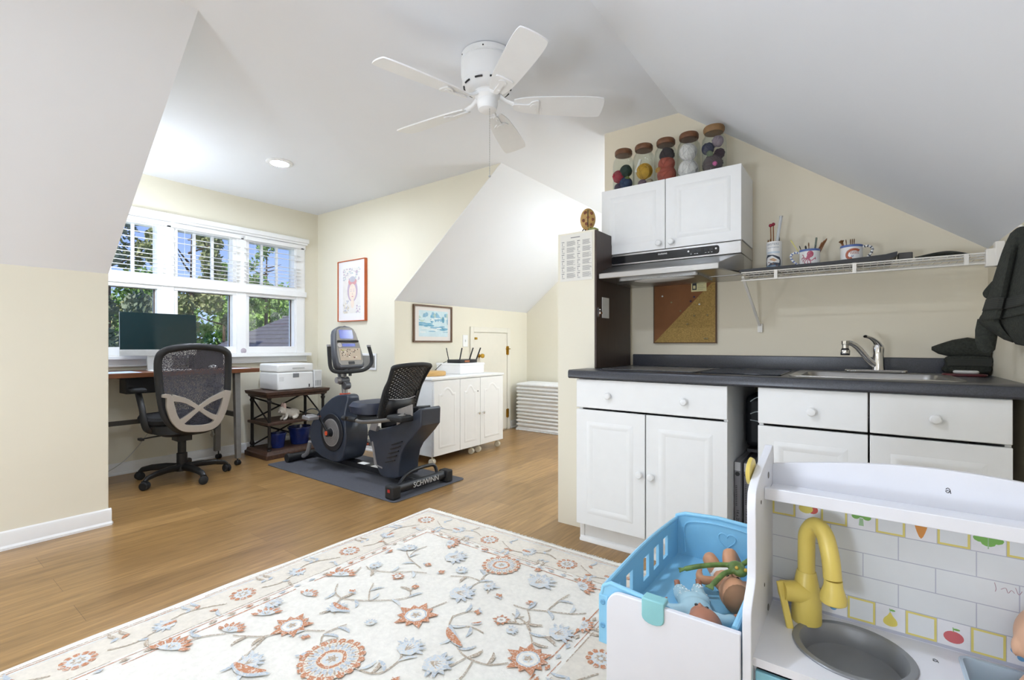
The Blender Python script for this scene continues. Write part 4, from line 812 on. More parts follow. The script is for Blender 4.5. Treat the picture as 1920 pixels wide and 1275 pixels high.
tag(G().prism([(0, 0), (.035, 0), (.02, .06)], TXZ(-1.243, 2.80, JT+.0002), .03).obj('wedge', mat('grey_wedge', '#7f766d', .7)), 'small grey wedge standing left of the yarn jars', 'wedge')
# ornament on the half-height wall
lbg = thing('ladybug_ornament', 'tan ladybug ornament with brown spots standing on top of the half-height wall', 'ornament', (-1.3, 2.52, 1.6945))
R0 = Matrix.Rotation(math.radians(20), 3, 'Z')
TAN = mat('tan_gourd', '#B99455', .5, var=.2, scale=30)
G().ball((-1.295, 2.52, 1.785), (.045, .026, .066), seg=24, rings=16, R=R0).obj('shell', TAN, lbg)
g = G()
for dx, dz, s in ((-.012, .035, .011), (.022, .03, .010), (.004, .006, .008), (-.022, -.01, .010), (.03, -.006, .009), (-.005, -.03, .010), (.02, -.035, .008)):
    yy = -.026*math.sqrt(max(0, 1-(dx/.045)**2-(dz/.066)**2)); p = R0 @ Vector((dx, yy, dz)); g.ball((-1.295+p.x, 2.52+p.y, 1.785+p.z), (s, .003, s), seg=10, rings=6, R=R0)
g.obj('spot', mat('spot_brown', '#7a4327', .5), lbg)
g = G().bar(Vector((-1.295, 2.52, 1.785))+R0 @ Vector((.003, -.026, .05)), Vector((-1.295, 2.52, 1.785))+R0 @ Vector((.003, -.026, -.05)), .002, .004); g.obj('wing_seam', IRON, lbg)
g = G()
for dx in (-.03, -.012, .012, .03): g.tube([(-1.295+dx*.7, 2.515, 1.735), (-1.295+dx, 2.505, 1.715), (-1.295+dx*1.2, 2.503, 1.6955)], .003, seg=6)
g.obj('leg', IRON, lbg)
tag(G().box((-1.255, 2.45, 1.6946), (-1.215, 2.50, 1.715)).obj('block', mat('yellow_green_tin', '#8c8f4e', .5, var=.3, scale=60), bevel=.003), 'small yellow-green tin beside the ladybug ornament', 'tin')
# gap between the cabinets
def filt(x, lb, y=2.36, h=.50):
    t = thing('air_filter', lb, 'filter box', (x, y+.2, 0), 0, 'boxed air filters in the cabinet gap')
    G().box((x-.013, y, .002), (x+.013, y+.40, h)).obj('box', mat('filter_grey', '#8f8d90', .7, var=.04), t, bevel=.001)
    G().box((x-.012, y-.0006, h-.04), (x+.012, y, h-.002)).obj('top_label', mat('pale_label', '#d5d4d4', .7), t)
    g = G().prism(circ(0, 0, .010, n=16), TXZ(x, y-.0004, h-.055), .0006); g.obj('logo', INK, t)
    g = G().text('14 x 20 x 1', .018, frame((x+.001, y-.0004, .25), (0, 0, -1), (1, 0, 0)), 0, .0003)
    for k in range(12): g.box((x-.008, y-.0007, .31+.008*k), (x-.001, y-.0003, .313+.008*k))
    g.obj('lettering', INK, t)
filt(-.452, 'boxed air filter standing in the cabinet gap, against the left cabinet', h=.51); filt(-.420, 'boxed air filter standing in the cabinet gap, second from the left cabinet', 2.40, .50); filt(-.39, 'boxed air filter standing in the cabinet gap, nearest the sink cabinet', 2.42, .50)
bg = thing('storage_bag', 'black bag with pale cords stuffed high in the gap between the cabinets', 'bag', (-.40, 2.6, .54))
G().box((-.455, 2.55, .545), (-.352, 2.9, .80)).obj('body', mat('black_nylon', '#14161a', .6, var=.3), bg, bevel=.03, seg=3)
g = G()
for z, dz in ((.78, .02), (.72, .006), (.69, -.02)): g.tube(spline([(-.43, 2.547, z-.01), (-.40, 2.54, z+dz*.6), (-.352, 2.545, z+dz)], 4), .0025, seg=6)
g.obj('cord', mat('pale_cord', '#c9cfcf', .6), bg)
G().box((-.44, 2.52, .53), (-.36, 2.90, .544)).obj('base', BLACKP, bg); g = G()
for y in (2.56, 2.86): g.box((-.366, y, .003), (-.358, y+.02, .53)).box((-.372, y, .003), (-.366, y+.02, .53))
g.obj('stand', BLACKP, bg)
# ------------------------------------------------------------------ nook and dormer walls
dr = bpy.data.objects.new('door_1', None); COL.objects.link(dr); dr.location = (KX, 4.36, 0); dr['kind'] = 'structure'
CREAMT = mat('cream_door_paint', '#ECE7D8', .55, var=.01)
g = G().box((KX, 3.99, 0), (KX+.018, 4.045, 1.245)).box((KX, 4.675, 0), (KX+.018, 4.735, 1.245)).box((KX, 4.045, 1.185), (KX+.018, 4.675, 1.245))
struct(g, 'frame', CREAMT, .003, parent=dr)
struct(G().box((KX, 4.05, .015), (KX+.012, 4.67, 1.18)), 'leaf', CREAMT, .002, parent=dr)
F = frame((KX+.012, 4.14, .915), (0, 1, 0), (0, 0, 1)); struct(G().lathe([(.022, 0), (.022, .006), (.009, .012), (.009, .03), (.026, .045), (.024, .062), (.0005, .068)], M=F), 'knob', BRASS, parent=dr)
for z in (.97, .2): struct(G().box((KX+.012, 4.655, z-.05), (KX+.022, 4.70, z+.05)).box((KX+.018, 4.667, z-.055), (KX+.03, 4.68, z+.055)), 'hinge', BRASS, parent=dr)
struct(G().box((KX+.018, 4.64, .985), (KX+.03, 4.72, .995)).box((KX+.012, 4.06, 1.10), (KX+.022, 4.10, 1.125)), 'catch', BRASS, parent=dr)
t = thing('light_switch', 'white switch plate on the nook wall beside the small cream door', 'switch', (KX+.004, 3.92, 1.02)); G().box((KX, 3.875, 1.02), (KX+.007, 3.955, 1.15)).obj('plate', TRIM, t, bevel=.003); G().box((KX+.007, 3.909, 1.075), (KX+.016, 3.921, 1.10)).obj('toggle', TRIM, t)
t = thing('picture_frame', 'framed blue watercolour landscape in a brown frame on the nook wall', 'picture', (KX+.01, 3.42, 1.065))
bf = mat('frame_walnut', '#6b513d', .5, var=.15); z0, z1, y0, y1 = 1.067, 1.442, 3.150, 3.692; x = KX
G().box((x+.001, y0, z0), (x+.022, y0+.017, z1)).box((x+.001, y1-.017, z0), (x+.022, y1, z1)).box((x+.001, y0+.017, z0), (x+.022, y1-.017, z0+.017)).box((x+.001, y0+.017, z1-.017), (x+.022, y1-.017, z1)).obj('frame', bf, t, bevel=.002)
G().box((x+.001, y0+.017, z0+.017), (x+.008, y1-.017, z1-.017)).obj('mat_board', mat('mat_board', '#ECE6E0', .8, var=.01), t)
WC = [mat('wash_pale', '#D3E6EA', .8, var=.05), mat('wash_blue', '#8FBAD0', .8, var=.15), mat('wash_deep', '#6FA9C4', .8, var=.15), mat('wash_green', '#BFD6CC', .8, var=.1), mat('wash_white', '#E9F0F0', .8)]
g = G(); py0, py1, pz0, pz1 = 3.225, 3.632, 1.125, 1.387; q = random.Random(11); Fp = frame((x+.0085, py0, pz0), (0, 1, 0), (0, 0, 1)); w_, h_ = py1-py0, pz1-pz0; zz = [0]
def pp(pts, m):
    zz[0] += .00001; g.poly([(min(max(u, 0), w_), min(max(v, 0), h_)) for u, v in pts], Fp, zz[0], m)
pp([(0, 0), (w_, 0), (w_, h_), (0, h_)], 0)
for k in range(26): u = q.uniform(0, w_); v = h_*q.uniform(.62, .9); pp(circ(u, v, q.uniform(.012, .03), q.uniform(.015, .04), 9), q.choice([1, 1, 2, 3]))
for k in range(10): u = q.uniform(0, w_); v = h_*q.uniform(.6, .72); pp(circ(u, v, q.uniform(.02, .05), .008, 9), q.choice([0, 4]))
for k in range(22): u = q.uniform(0, w_); v = h_*(.50-.22*u/w_)+q.uniform(-.015, .02); pp(circ(u, v, q.uniform(.03, .07), q.uniform(.004, .011), 9), q.choice([1, 2, 2]))
for k in range(14): u = q.uniform(0, w_); v = h_*q.uniform(.02, .35); pp(circ(u, v, q.uniform(.02, .06), q.uniform(.003, .007), 9), q.choice([0, 1, 4, 4]))
pp([(.15, .16), (.19, .19), (.21, .16)], 4); g.obj('painting', WC, t, smooth=0)
t = thing('picture_frame', 'portrait print of a woman in a white mat and orange frame on the dormer wall', 'picture', (-4.155, DY1-.012, 1.28))
z0, z1, x0, x1 = 1.281, 1.902, -4.385, -3.927; y = DY1; of = mat('frame_orange', '#C4622F', .45, var=.08)
G().box((x0, y-.032, z0), (x0+.008, y-.001, z1)).box((x1-.008, y-.032, z0), (x1, y-.001, z1)).box((x0+.008, y-.032, z0), (x1-.008, y-.001, z0+.008)).box((x0+.008, y-.032, z1-.008), (x1-.008, y-.001, z1)).obj('frame', of, t)
G().box((x0+.008, y-.022, z0+.008), (x1-.008, y-.001, z1-.008)).obj('mat_board', mat('mat_white', '#F1EEF0', .6, var=.01), t)
g = G(); Fp = frame((x0+.085, y-.0222, z0+.08), (1, 0, 0), (0, 0, 1)); w_, h_ = .29, .46; zz = [0]
PC = [mat('print_ground', '#E9E4DE', .8), mat('print_skin', '#EEDDCD', .8), mat('print_mauve', '#C6B2C2', .8), mat('print_sand', '#D6CAB4', .8, var=.3, scale=90), mat('print_rose', '#D9A0A2', .8), mat('print_grey', '#C2C1CA', .8), mat('print_teal', '#B8CDCB', .8)]
pp([(0, 0), (w_, 0), (w_, h_), (0, h_)], 0)
for k in range(60): pp(circ(q.uniform(0, w_), q.uniform(h_*.72, h_), q.uniform(.006, .016), q.uniform(.004, .012), 7), q.choice([0, 5, 6, 2]))
pp(circ(.16, .23, .085, .115, 20), 2); pp(circ(.16, .32, .07, .04, 16), 4); pp(circ(.16, .345, .05, .03, 14), 5)
pp([(.02, 0), (.06, .06), (.12, .10), (.20, .10), (.26, .06), (.29, .0)], 0); pp(circ(.16, .1, .03, .05, 12), 1); pp(circ(.16, .215, .058, .085, 22), 1)
for u in (.135, .185): pp(circ(u, .225, .011, .004, 8), 5)
for u in (.135, .185): pp(circ(u, .243, .014, .0025, 8), 2)
pp(circ(.16, .17, .014, .006, 10), 4); pp(circ(.16, .196, .005, .010, 8), 3)
for k in range(30): pp(circ(q.uniform(0, .10), q.uniform(0, .13), q.uniform(.006, .014), n=6), q.choice([3, 3, 5]))
for k in range(14): pp(circ(q.uniform(.2, .29), q.uniform(0, .08), q.uniform(.006, .012), n=6), q.choice([5, 2]))
g.obj('print', PC, t, smooth=0)
t = thing('air_vent', 'white framed return air grille low on the dormer wall behind the exercise bike', 'vent', (-3.9, DY1-.006, .795))
G().box((-4.02, y-.011, .795), (-3.998, y-.001, .957)).box((-3.80, y-.011, .795), (-3.778, y-.001, .957)).box((-3.998, y-.011, .795), (-3.80, y-.001, .817)).box((-3.998, y-.011, .935), (-3.80, y-.001, .957)).obj('frame', TRIM, t, bevel=.002)
g = G()
for k in range(14): g.box((-3.998, y-.008, .818+.0084*k), (-3.80, y-.003, .818+.0084*k+.0045))
g.box((-3.998, y-.003, .817), (-3.80, y-.001, .935)); g.obj('grille', mat('grille_grey', '#9d9a94', .6), t)
# white rolling cabinet
rc = thing('rolling_cabinet', 'white rolling cabinet with three arched doors standing in the nook', 'cabinet', (-3.2, 3.37, 0))
RX0, RX1_, RY0, RY1 = -3.47, -2.965, 2.99-.115, 3.86
G().box((RX0, RY0, .075), (RX1_, RY1, .735)).obj('body', CAB, rc, bevel=.002)
G().box((RX0-.005, RY0-.012, .735), (RX1_+.02, RY1+.012, .755)).obj('top', CAB, rc, bevel=.003)
def archdoor(a, b):
    g = G().box((RX1_, a, .08), (RX1_+.018, b, .728)); i = .055; n = 14; out = []
    for d, h in ((0, .0175), (.008, .0215), (.016, .0215), (.026, .0182)):
        p0, p1, zb, zt = a+i+d, b-i-d, .135+d, .615-d
        ring = [(p0, zb), (p1, zb), (p1, zt)]
        for k in range(1, n): u = k/n; ring.append((p1+(p0-p1)*u, zt+(.055*math.sin(PI*(u-.15)/.7) if .15 < u < .85 else 0)))
        ring.append((p0, zt)); out.append([(RX1_+h, p[0], p[1]) for p in ring])
    g.loft(out, cap=False); g.add(out[-1], [tuple(range(len(out[-1])))])
    return g.obj('door', CAB, rc, bevel=.0015)
archdoor(RY0+.005, 3.208); d2 = archdoor(3.212, 3.493); d3 = archdoor(3.497, 3.855)
for yy, dd in ((3.462, d2), (3.53, d3)): G().lathe([(.005, 0), (.005, .012), (.012, .016), (.011, .024), (.0005, .026)], M=frame((RX1_+.018, yy, .39), (0, 1, 0), (0, 0, 1))).obj('knob', CHROME, dd)
G().lathe([(.006, 0), (.006, .002), (.0005, .002)], M=frame((RX1_+.018, 3.46, .60), (0, 1, 0), (0, 0, 1))).obj('lock', IRON, d2)
CASTW = mat('cream_caster', '#E6DFCC', .5)
def caster(x, y, par, r=.028, m=None, a=.4, top=.075, name='caster'):
    M = Matrix.Translation((x, y, r)) @ rotz(a); g = G()
    for s in (-1, 1): g.lathe([(.0005, -.009), (r*.8, -.009), (r, -.005), (r, .005), (r*.8, .009), (.0005, .009)], seg=18, M=M @ Matrix.Translation((0, s*.012, 0)) @ Matrix.Rotation(PI/2, 4, 'X'))
    g.tube([(x, y, r), (x, y, top)], .006, seg=8); g.ball((x, y, r+.006), (r*.6, r*.6, r*.9), seg=10, rings=8)
    return g.obj(name, m or CASTW, par)
for x, y in ((-2.99, 2.90), (-3.44, 2.90), (-2.995, 3.42), (-2.995, 3.52), (-3.0, 3.83), (-3.44, 3.83)): caster(x, y, rc)
tag(G().lathe([(.155, 0), (.165, .004), (.165, .036), (.155, .04), (.0005, .04)], (-3.25, 3.10, .7555), 40).obj('round_board', mat('bamboo', '#D2A868', .5, var=.12, scale=20, stretch=(1, 1, 12)), bevel=.002), 'round pale bamboo board lying on the white rolling cabinet', 'board')
t = thing('white_box', 'white lidded box under the router on the rolling cabinet', 'box', (-3.28, 3.58, .7555)); G().box((-3.44, 3.40, .756), (-3.12, 3.76, .845)).obj('box', TRIM, t, bevel=.003); G().box((-3.445, 3.395, .838), (-3.115, 3.765, .86)).obj('lid', TRIM, t, bevel=.003)
t = thing('router', 'black wireless router with upright antennas on the white box', 'router', (-3.28, 3.60, .8605)); G().prism(rrect(-3.36, 3.45, -3.18, 3.74, .03), XY(.861), .032).obj('body', BLACKP, t, bevel=.006)
for (a, b) in (((-3.33, 3.46), (-3.345, 3.44)), ((-3.22, 3.50), (-3.215, 3.53)), ((-3.25, 3.68), (-3.25, 3.74)), ((-3.20, 3.73), (-3.2, 3.80))): G().bar((a[0], a[1], .885), (b[0], b[1], 1.01), .012, .007).obj('antenna', BLACKP, t)
G().box((-3.18, 3.53, .869), (-3.176, 3.60, .886)).obj('label', mat('orange_label', '#a0603a', .6), t)
tag(G().tube(spline([(-3.36, 3.46, .875), (-3.37, 3.40, .85), (-3.38, 3.33, .80), (-3.40, 3.28, .760), (-3.46, 3.2, .7595)], 5), .003, seg=6).obj('cable', BLACKP), 'thin black cable running from the router down onto the cabinet', 'cable')
# white ridged heap
hp = thing('fleece_bundle', 'white ridged fleece bundle stacked knee-high in the nook corner', 'bedding', (-2.95, 4.85, 0))
g = G(); n = 13; FL = mat('white_fleece', '#F0F0EF', .95, var=.03, scale=40, bump=.3)
rings = []
q = random.Random(2)
for k in range(n):
    z = .575*k/n; h = .575/n
    for f, d in ((.02, .012), (.3, -.004), (.55, -.008), (.8, -.002), (.98, .012)):
        rings.append([(x+.003*math.sin(25*y+k), y+.003*math.sin(31*x+2*k), z+h*f+.004*math.sin(11*x+9*y+k)) for x, y in rrect(-3.41+d, 4.72+d, -2.62-d, 5.06-d, .04, 5)])
top = rings[-1]; rings.append([(x*.9-.3, y*.9+.489, .572) for x, y, z in top]); rings[0] = [(x, y, 0) for x, y, z in rings[0]]
g.loft(rings); g.obj('body', FL, hp, smooth=80)
g = G()
for k in range(70): x = -3.40+.77*k/69; g.tube([(x, 4.715, .014), (x+q.uniform(-.004, .004), 4.706, .003)], .004, seg=5)
f = g.obj('fringe', FL, hp, smooth=0); f['kind'] = 'stuff'
# ------------------------------------------------------------------ desk and what is on it
dk = thing('desk', 'desk with a red-brown wood top and grey metal legs under the window', 'desk', (-4.54, 1.5, 0))
DT = .836
G().box((-4.79, .90, .802), (-4.30, 2.065, DT)).obj('top', WOODTOP, dk, bevel=.002)
LEG = mat('leg_grey', '#8b8986', .5, .4, var=.1)
for y, s in ((1.895, 1), (.965, -1)):
    G().loft([[(-4.385, y-.022, .801), (-4.335, y-.022, .801), (-4.335, y+.022, .801), (-4.385, y+.022, .801)], [(-4.375, y+s*.012-.018, .06), (-4.335, y+s*.012-.018, .06), (-4.335, y+s*.012+.018, .06), (-4.375, y+s*.012+.018, .06)]]).obj('leg', LEG, dk)
    G().loft([[(-4.76, y-.022, .801), (-4.71, y-.022, .801), (-4.71, y+.022, .801), (-4.76, y+.022, .801)], [(-4.755, y-.025, .075), (-4.715, y-.025, .075), (-4.715, y+.02, .075), (-4.755, y+.02, .075)]]).obj('leg', LEG, dk)
    for x in (-4.355, -4.735): caster(x, y+.01*s, dk, .022, BLACKP, .2, .07)
    G().box((-4.71, y-.012, .42), (-4.385, y+.012, .46)).obj('side_rail', mat('rail_dark', '#55534f', .5, .3), dk)
G().box((-4.62, .977, .42), (-4.60, 1.883, .455)).obj('cross_rail', mat('rail_dark', '#55534f', .5, .3), dk)
G().box((-4.56, 1.14, .675), (-4.40, 1.35, .80)).box((-4.60, 1.10, .79), (-4.38, 1.37, .801)).obj('drawer_box', BLACKP, dk, bevel=.003)
mo = thing('computer_monitor', 'all-in-one computer with black screen and silver chin on the desk', 'computer', (-4.62, 1.41, DT))
Mr = frame((-4.6, 1.415, .955), (0, 1, -0.005), (-.05, 0, 1))
A_ = lambda a, b: G().box(a, b, 0, Mr)
A_((-.262, 0, -.012), (.262, .345, -.002)).box((-.262, 0, -.002), (.262, .05, .003), 0, Mr).obj('case', mat('silver_alu', '#cfcfcd', .35, .7), mo, bevel=.003)
A_((-.262, .05, -.002), (.262, .345, .003)).obj('screen', mat('screen_teal_reflection', '#102528', .06, var=.02), mo, bevel=.001)  # teal reflection of the room put into the screen's base colour
G().prism([(-4.62, DT+.001), (-4.60, DT+.001), (-4.612, .985), (-4.622, .985)], XZ(1.33), -.17).box((-4.70, 1.33, DT), (-4.52, 1.50, DT+.007)).obj('stand', mat('silver_alu', '#cfcfcd', .35, .7), mo, bevel=.002)
tag(G().box((-4.50, 1.30, DT), (-4.40, 1.60, DT+.008)).obj('keyboard', mat('white_keys', '#e9e9ea', .4), bevel=.003), 'slim white keyboard on the desk in front of the computer', 'keyboard')
tag(G().ball((-4.42, 1.735, DT+.0185), (.05, .03, .018), seg=16).obj('computer_mouse', mat('white_keys', '#e9e9ea', .4)), 'white computer mouse on the desk right of the keyboard', 'mouse')
tag(G().box((-4.60, .93, DT), (-4.34, 1.22, DT+.0015)).obj('desk_mat', mat('pale_blue_paper', '#bcd0ea', .6)), 'pale blue sheet on the left end of the desk', 'paper')
tag(G().box((-4.45, 1.86, DT), (-4.33, 2.0, DT+.002)).obj('paper_sheet', mat('pale_paper2', '#e4e6ee', .6)), 'white paper sheet at the right end of the desk', 'paper')
tag(G().prism(spline([(1.66, DT), (1.66, .95), (1.70, 1.008), (1.80, 1.022), (1.88, 1.005), (1.90, .95), (1.90, DT)], 4), YZ(-4.72), .10).obj('desk_case', BLACKP, bevel=.01), 'black dome-topped case on the desk behind the office chair', 'case')
fl = thing('flower', 'small magenta flower with yellow-green leaves behind the computer', 'flower', (-4.70, 1.69, DT)); G().tube([(-4.75, 1.66, DT), (-4.745, 1.655, 1.03)], .003, seg=6).obj('stem', mat('stem_green', '#6d8a3a', .7), fl)
g = G()
for k in range(6): a = k*PI/3; g.ball((-4.745, 1.655+.014*math.cos(a), 1.035+.014*math.sin(a)), (.005, .009, .009), seg=8, rings=6)
g.obj('petal', mat('magenta', '#b0408a', .6), fl)
g = G()
for k in range(5): g.add([(-4.75, 1.66, .95+.01*k), (-4.745, 1.70+.01*k, 1.0+.008*k), (-4.745, 1.76+.02*k, 1.03-.005*k), (-4.75, 1.70, .98+.01*k)], [(0, 1, 2, 3)])
g.obj('leaf', mat('leaf_lime', '#a4b23c', .7), fl, smooth=0)
cr = thing('crystal_ornament', 'small faceted glass ornament standing on the window sill', 'ornament', (-4.76, 2.14, .957)); o = G().ball((-4.76, 2.135, .985), .026, seg=8, rings=6).obj('crystal', mat('crystal_mauve', '#c9bcc6', .08, alpha=.75), cr, smooth=0); G().box((-4.78, 2.115, .957), (-4.74, 2.155, .965)).obj('base', TRIM, cr)
tag(G().tube(spline([(-4.77, 1.50, .80), (-4.77, 1.48, .60), (-4.76, 1.40, .35), (-4.74, 1.22, .12), (-4.70, 1.02, .02), (-4.66, .96, .006)], 6), .0035, seg=6).obj('cable', mat('pale_grey_cable', '#c9c6bf', .6)), 'pale grey power cable hanging behind the desk to the floor', 'cable')
# ------------------------------------------------------------------ office chair (local: faces +x)
oc = thing('office_chair', 'black mesh-back office chair with silver X support and five casters at the desk', 'office chair', (-4.27, 1.456, 0), PI)
lp = spline([(-.232, .70), (-.232, .93), (-.208, .99), (-.14, 1.018), (0, 1.032), (.14, 1.018), (.208, .99), (.232, .93), (.226, .80), (.212, .66), (.185, .52), (.11, .425), (0, .41), (-.11, .425), (-.185, .52), (-.215, .62)], 5, True)
bx_ = lambda z: -.235-.03*((z-.72)/.3)**2+.02*(z < .5)*(.5-z)/.1
G().tube([(bx_(p[1]), p[0], p[1]) for p in lp], .026, seg=10, closed=True, flat=.75, up=(1, 0, 0)).obj('back_frame', BLACKP, oc, local=True)
NET = meshmat('chair_net', '#4c4a52', .38); vs = []; fs = []
nz, ny = 14, 10
for i in range(nz+1):
    z = .43+(1.015-.43)*i/nz; hw = min(.222, .12+(z-.42)*.7) if z < .6 else (.222 if z < .93 else .222-(z-.93)*.7)
    for j in range(ny+1): y = -hw+2*hw*j/ny; vs.append((bx_(z)-.004+.012*(1-(y/.22)**2), y, z))
for i in range(nz):
    for j in range(ny): a = i*(ny+1)+j; fs.append((a, a+1, a+ny+2, a+ny+1))
G().add(vs, fs).obj('back_mesh', NET, oc, local=True)
SIL = mat('silver_plastic', '#B5ACA2', .35, .35, var=.04)
Fb = frame((-.287, 0, 0), (0, -1, 0), (0, 0, 1)); g = G()      # w = -x
g.prism([tuple(p) for p in ribbon(spline([(-.225, .682), (-.185, .672), (-.175, .60), (-.15, .51), (-.10, .445), (-.03, .425), (.06, .422), (.12, .448), (.165, .53), (.19, .62), (.205, .69)], 5), [.02+.03*min(1, i/10) for i in range(51)])], Fb, .028)
g.prism([tuple(p) for p in ribbon(spline([(-.17, .665), (-.08, .635), (0, .575), (.08, .51), (.14, .478)], 5), [.05-.02*math.sin(PI*i/20) for i in range(21)])], Fb, .024)
g.prism([tuple(p) for p in ribbon(spline([(.195, .67), (.09, .628), (.01, .575), (-.07, .51), (-.12, .475)], 5), [.05-.02*math.sin(PI*i/20) for i in range(21)])], Fb, .0245)
g.obj('lumbar_support', SIL, oc, local=True, bevel=.006)
def sq(cx, cy, a, b, z, n=24, p=3.2): return [(cx+a*math.copysign(abs(math.cos(t))**(2/p), math.cos(t)), cy+b*math.copysign(abs(math.sin(t))**(2/p), math.sin(t)), z) for t in [2*PI*k/n for k in range(n)]]
G().loft([sq(.04, 0, .22, .23, .445), sq(.04, 0, .24, .245, .46), sq(.04, 0, .245, .25, .485), sq(.04, 0, .235, .24, .505), sq(.03, 0, .18, .19, .512)]).obj('seat', mat('black_fabric', '#242427', .9, var=.15, scale=80), oc, local=True)
G().loft([sq(.0, 0, .16, .15, .355), sq(.0, 0, .23, .215, .385), sq(.02, 0, .235, .235, .444)]).obj('seat_shell', BLACKP, oc, local=True)
for s in (-1, 1):
    G().tube(spline([(-.06, s*.20, .40), (-.06, s*.245, .43), (-.05, s*.262, .52), (-.02, s*.262, .58), (.06, s*.262, .685)], 5), [.026]*10+[.022]*11, seg=10, flat=.7).obj('arm', BLACKP, oc, local=True)
    ap = G().loft([sq(.10, s*.262, .10, .032, .688, 20), sq(.10, s*.262, .125, .045, .70, 20), sq(.10, s*.262, .125, .045, .712, 20), sq(.10, s*.262, .105, .035, .722, 20)]).obj('arm_pad', SOFTBLK, oc, local=True)
G().lathe([(.024, .07), (.036, .075), (.036, .20), (.028, .205), (.028, .33), (.045, .335), (.045, .36)]).obj('gas_column', BLACKP, oc, local=True)
G().tube([(.0, .02, .355), (.02, .18, .35), (.02, .25, .345)], .006, seg=8).box((-.015, .245, .335), (.05, .27, .352)).box((-.06, -.05, .30), (.06, .05, .358)).obj('tilt_lever', BLACKP, oc, local=True, bevel=.003)
G().tube([(.0, -.20, .36), (-.01, -.212, .33)], .002, seg=5).add([(-.01, -.212, .345), (.01, -.212, .31), (-.03, -.212, .31), (-.01, -.195, .31), (-.01, -.23, .31), (-.01, -.212, .285)], [(0, 1, 3), (0, 3, 2), (0, 2, 4), (0, 4, 1), (5, 3, 1), (5, 2, 3), (5, 4, 2), (5, 1, 4)]).obj('hanging_tag', mat('tag_grey', '#a8a49c', .4, .3), oc, local=True, smooth=0)
G().lathe([(.0005, .065), (.05, .065), (.05, .10), (.038, .115), (.0005, .115)]).obj('hub', BLACKP, oc, local=True)
for k in range(5):
    a = math.radians(7+72*k)-PI; c, q_ = math.cos(a), math.sin(a); P_ = lambda r, z: (r*c, r*q_, z)
    lg = G().tube([P_(.03, .092), P_(.12, .098), P_(.22, .092), P_(.285, .078), P_(.305, .06)], [.03, .027, .024, .021, .017], seg=10, flat=.8).obj('base_leg', BLACKP, oc, local=True)
    M = Matrix.Translation((.305*c, .305*q_, .03)) @ rotz(a+1.0+k); g = G()
    for s in (-1, 1): g.lathe([(.0005, -.009), (.024, -.009), (.03, -.004), (.03, .006), (.024, .010), (.0005, .010)], seg=18, M=M @ Matrix.Translation((0, s*.014, 0)) @ Matrix.Rotation(PI/2, 4, 'X'))
    g.box((-.02, -.006, 0), (.02, .006, .034), 0, M); g.obj('caster', SOFTBLK, oc, local=True)
# ------------------------------------------------------------------ console table, printer, pots, plush
ctb = thing('console_table', 'dark wood console table with black iron legs and crossed braces by the window wall', 'side table', (-4.53, 2.44, 0))
CX0, CX1, CY0, CY1 = -4.715, -4.29, 2.12, 2.755
G().loft([[(x, y, .555) for x, y in rrect(CX0+.025, CY0+.025, CX1-.025, CY1-.025, .004, 1)], [(x, y, .575) for x, y in rrect(CX0+.02, CY0+.02, CX1-.02, CY1-.02, .004, 1)], [(x, y, .585) for x, y in rrect(CX0+.006, CY0+.006, CX1-.006, CY1-.006, .004, 1)], [(x, y, .612) for x, y in rrect(CX0, CY0, CX1, CY1, .004, 1)]]).obj('top', DKWOOD, ctb, bevel=.002)
G().box((CX0+.02, CY0+.02, .305), (CX1-.02, CY1-.02, .33)).obj('shelf', DKWOOD, ctb, bevel=.003)
G().loft([[(x, y, z) for x, y in rrect(CX0+d, CY0+d, CX1-d, CY1-d, .004, 1)] for z, d in ((0, 0), (.04, 0), (.05, .012), (.072, .018))]).obj('base', DKWOOD, ctb, bevel=.003)
for x in (CX0+.05, CX1-.05):
    for y in (CY0+.05, CY1-.05): G().lathe([(.02, .072), (.02, .082), (.012, .09), (.02, .10), (.022, .112), (.016, .125), (.014, .14), (.014, .50), (.018, .51), (.022, .52), (.02, .53), (.013, .538), (.02, .545), (.02, .5545)], (x, y, 0), 14).obj('leg', IRON, ctb)
for y in (CY0+.05, CY1-.05): pass
for x in (CX0+.05,):
    for z0, z1 in ((.335, .54), (.09, .30)):
        for a, b in ((z0, z1), (z1, z0)): G().tube([(x, CY0+.06, a), (x+.012*(a > b), CY1-.06, b)], .008, seg=8).obj('brace', IRON, ctb)
for y in (CY0+.05, CY1-.05):
    for a, b in ((.335, .53),): G().tube([(CX0+.06, y, b), (CX1-.06, y, a)], .007, seg=8).obj('brace', IRON, ctb)
pr = thing('printer', 'white ink tank printer on top of the dark console table', 'printer', (-4.54, 2.42, .6125))
PW = mat('printer_white', '#EFEFEE', .4, var=.01)
G().box((-4.70, 2.255, .615), (-4.36, 2.615, .780)).obj('body', PW, pr, bevel=.012, seg=3)
G().box((-4.70, 2.252, .781), (-4.362, 2.618, .862)).obj('scanner_lid', PW, pr, bevel=.016, seg=3)
tk = G().box((-4.60, 2.62, .616), (-4.355, 2.705, .79)).obj('ink_tank', mat('tank_grey', '#E0E0DF', .35), pr, bevel=.006)
g = G()
for k in range(4): g.box((-4.3555, 2.632+.016*k, .635), (-4.3535, 2.641+.016*k, .69))
g.obj('ink_window', mat('ink_window', '#9fa0a3', .3), tk)
G().box((-4.3605, 2.405, .73), (-4.358, 2.465, .77)).obj('display', mat('display_grey', '#7b7d80', .3), pr)
G().box((-4.3605, 2.565, .63), (-4.358, 2.575, .66)).box((-4.361, 2.275, .70), (-4.358, 2.315, .74), 1).obj('button', [BLACKP, mat('tank_grey', '#E0E0DF', .35)], pr)
G().box((-4.36, 2.40, .815), (-4.357, 2.52, .823)).obj('badge', mat('badge_grey', '#b5b5b5', .4), pr)
POT = mat('cobalt_glaze', '#20306e', .12, var=.2)
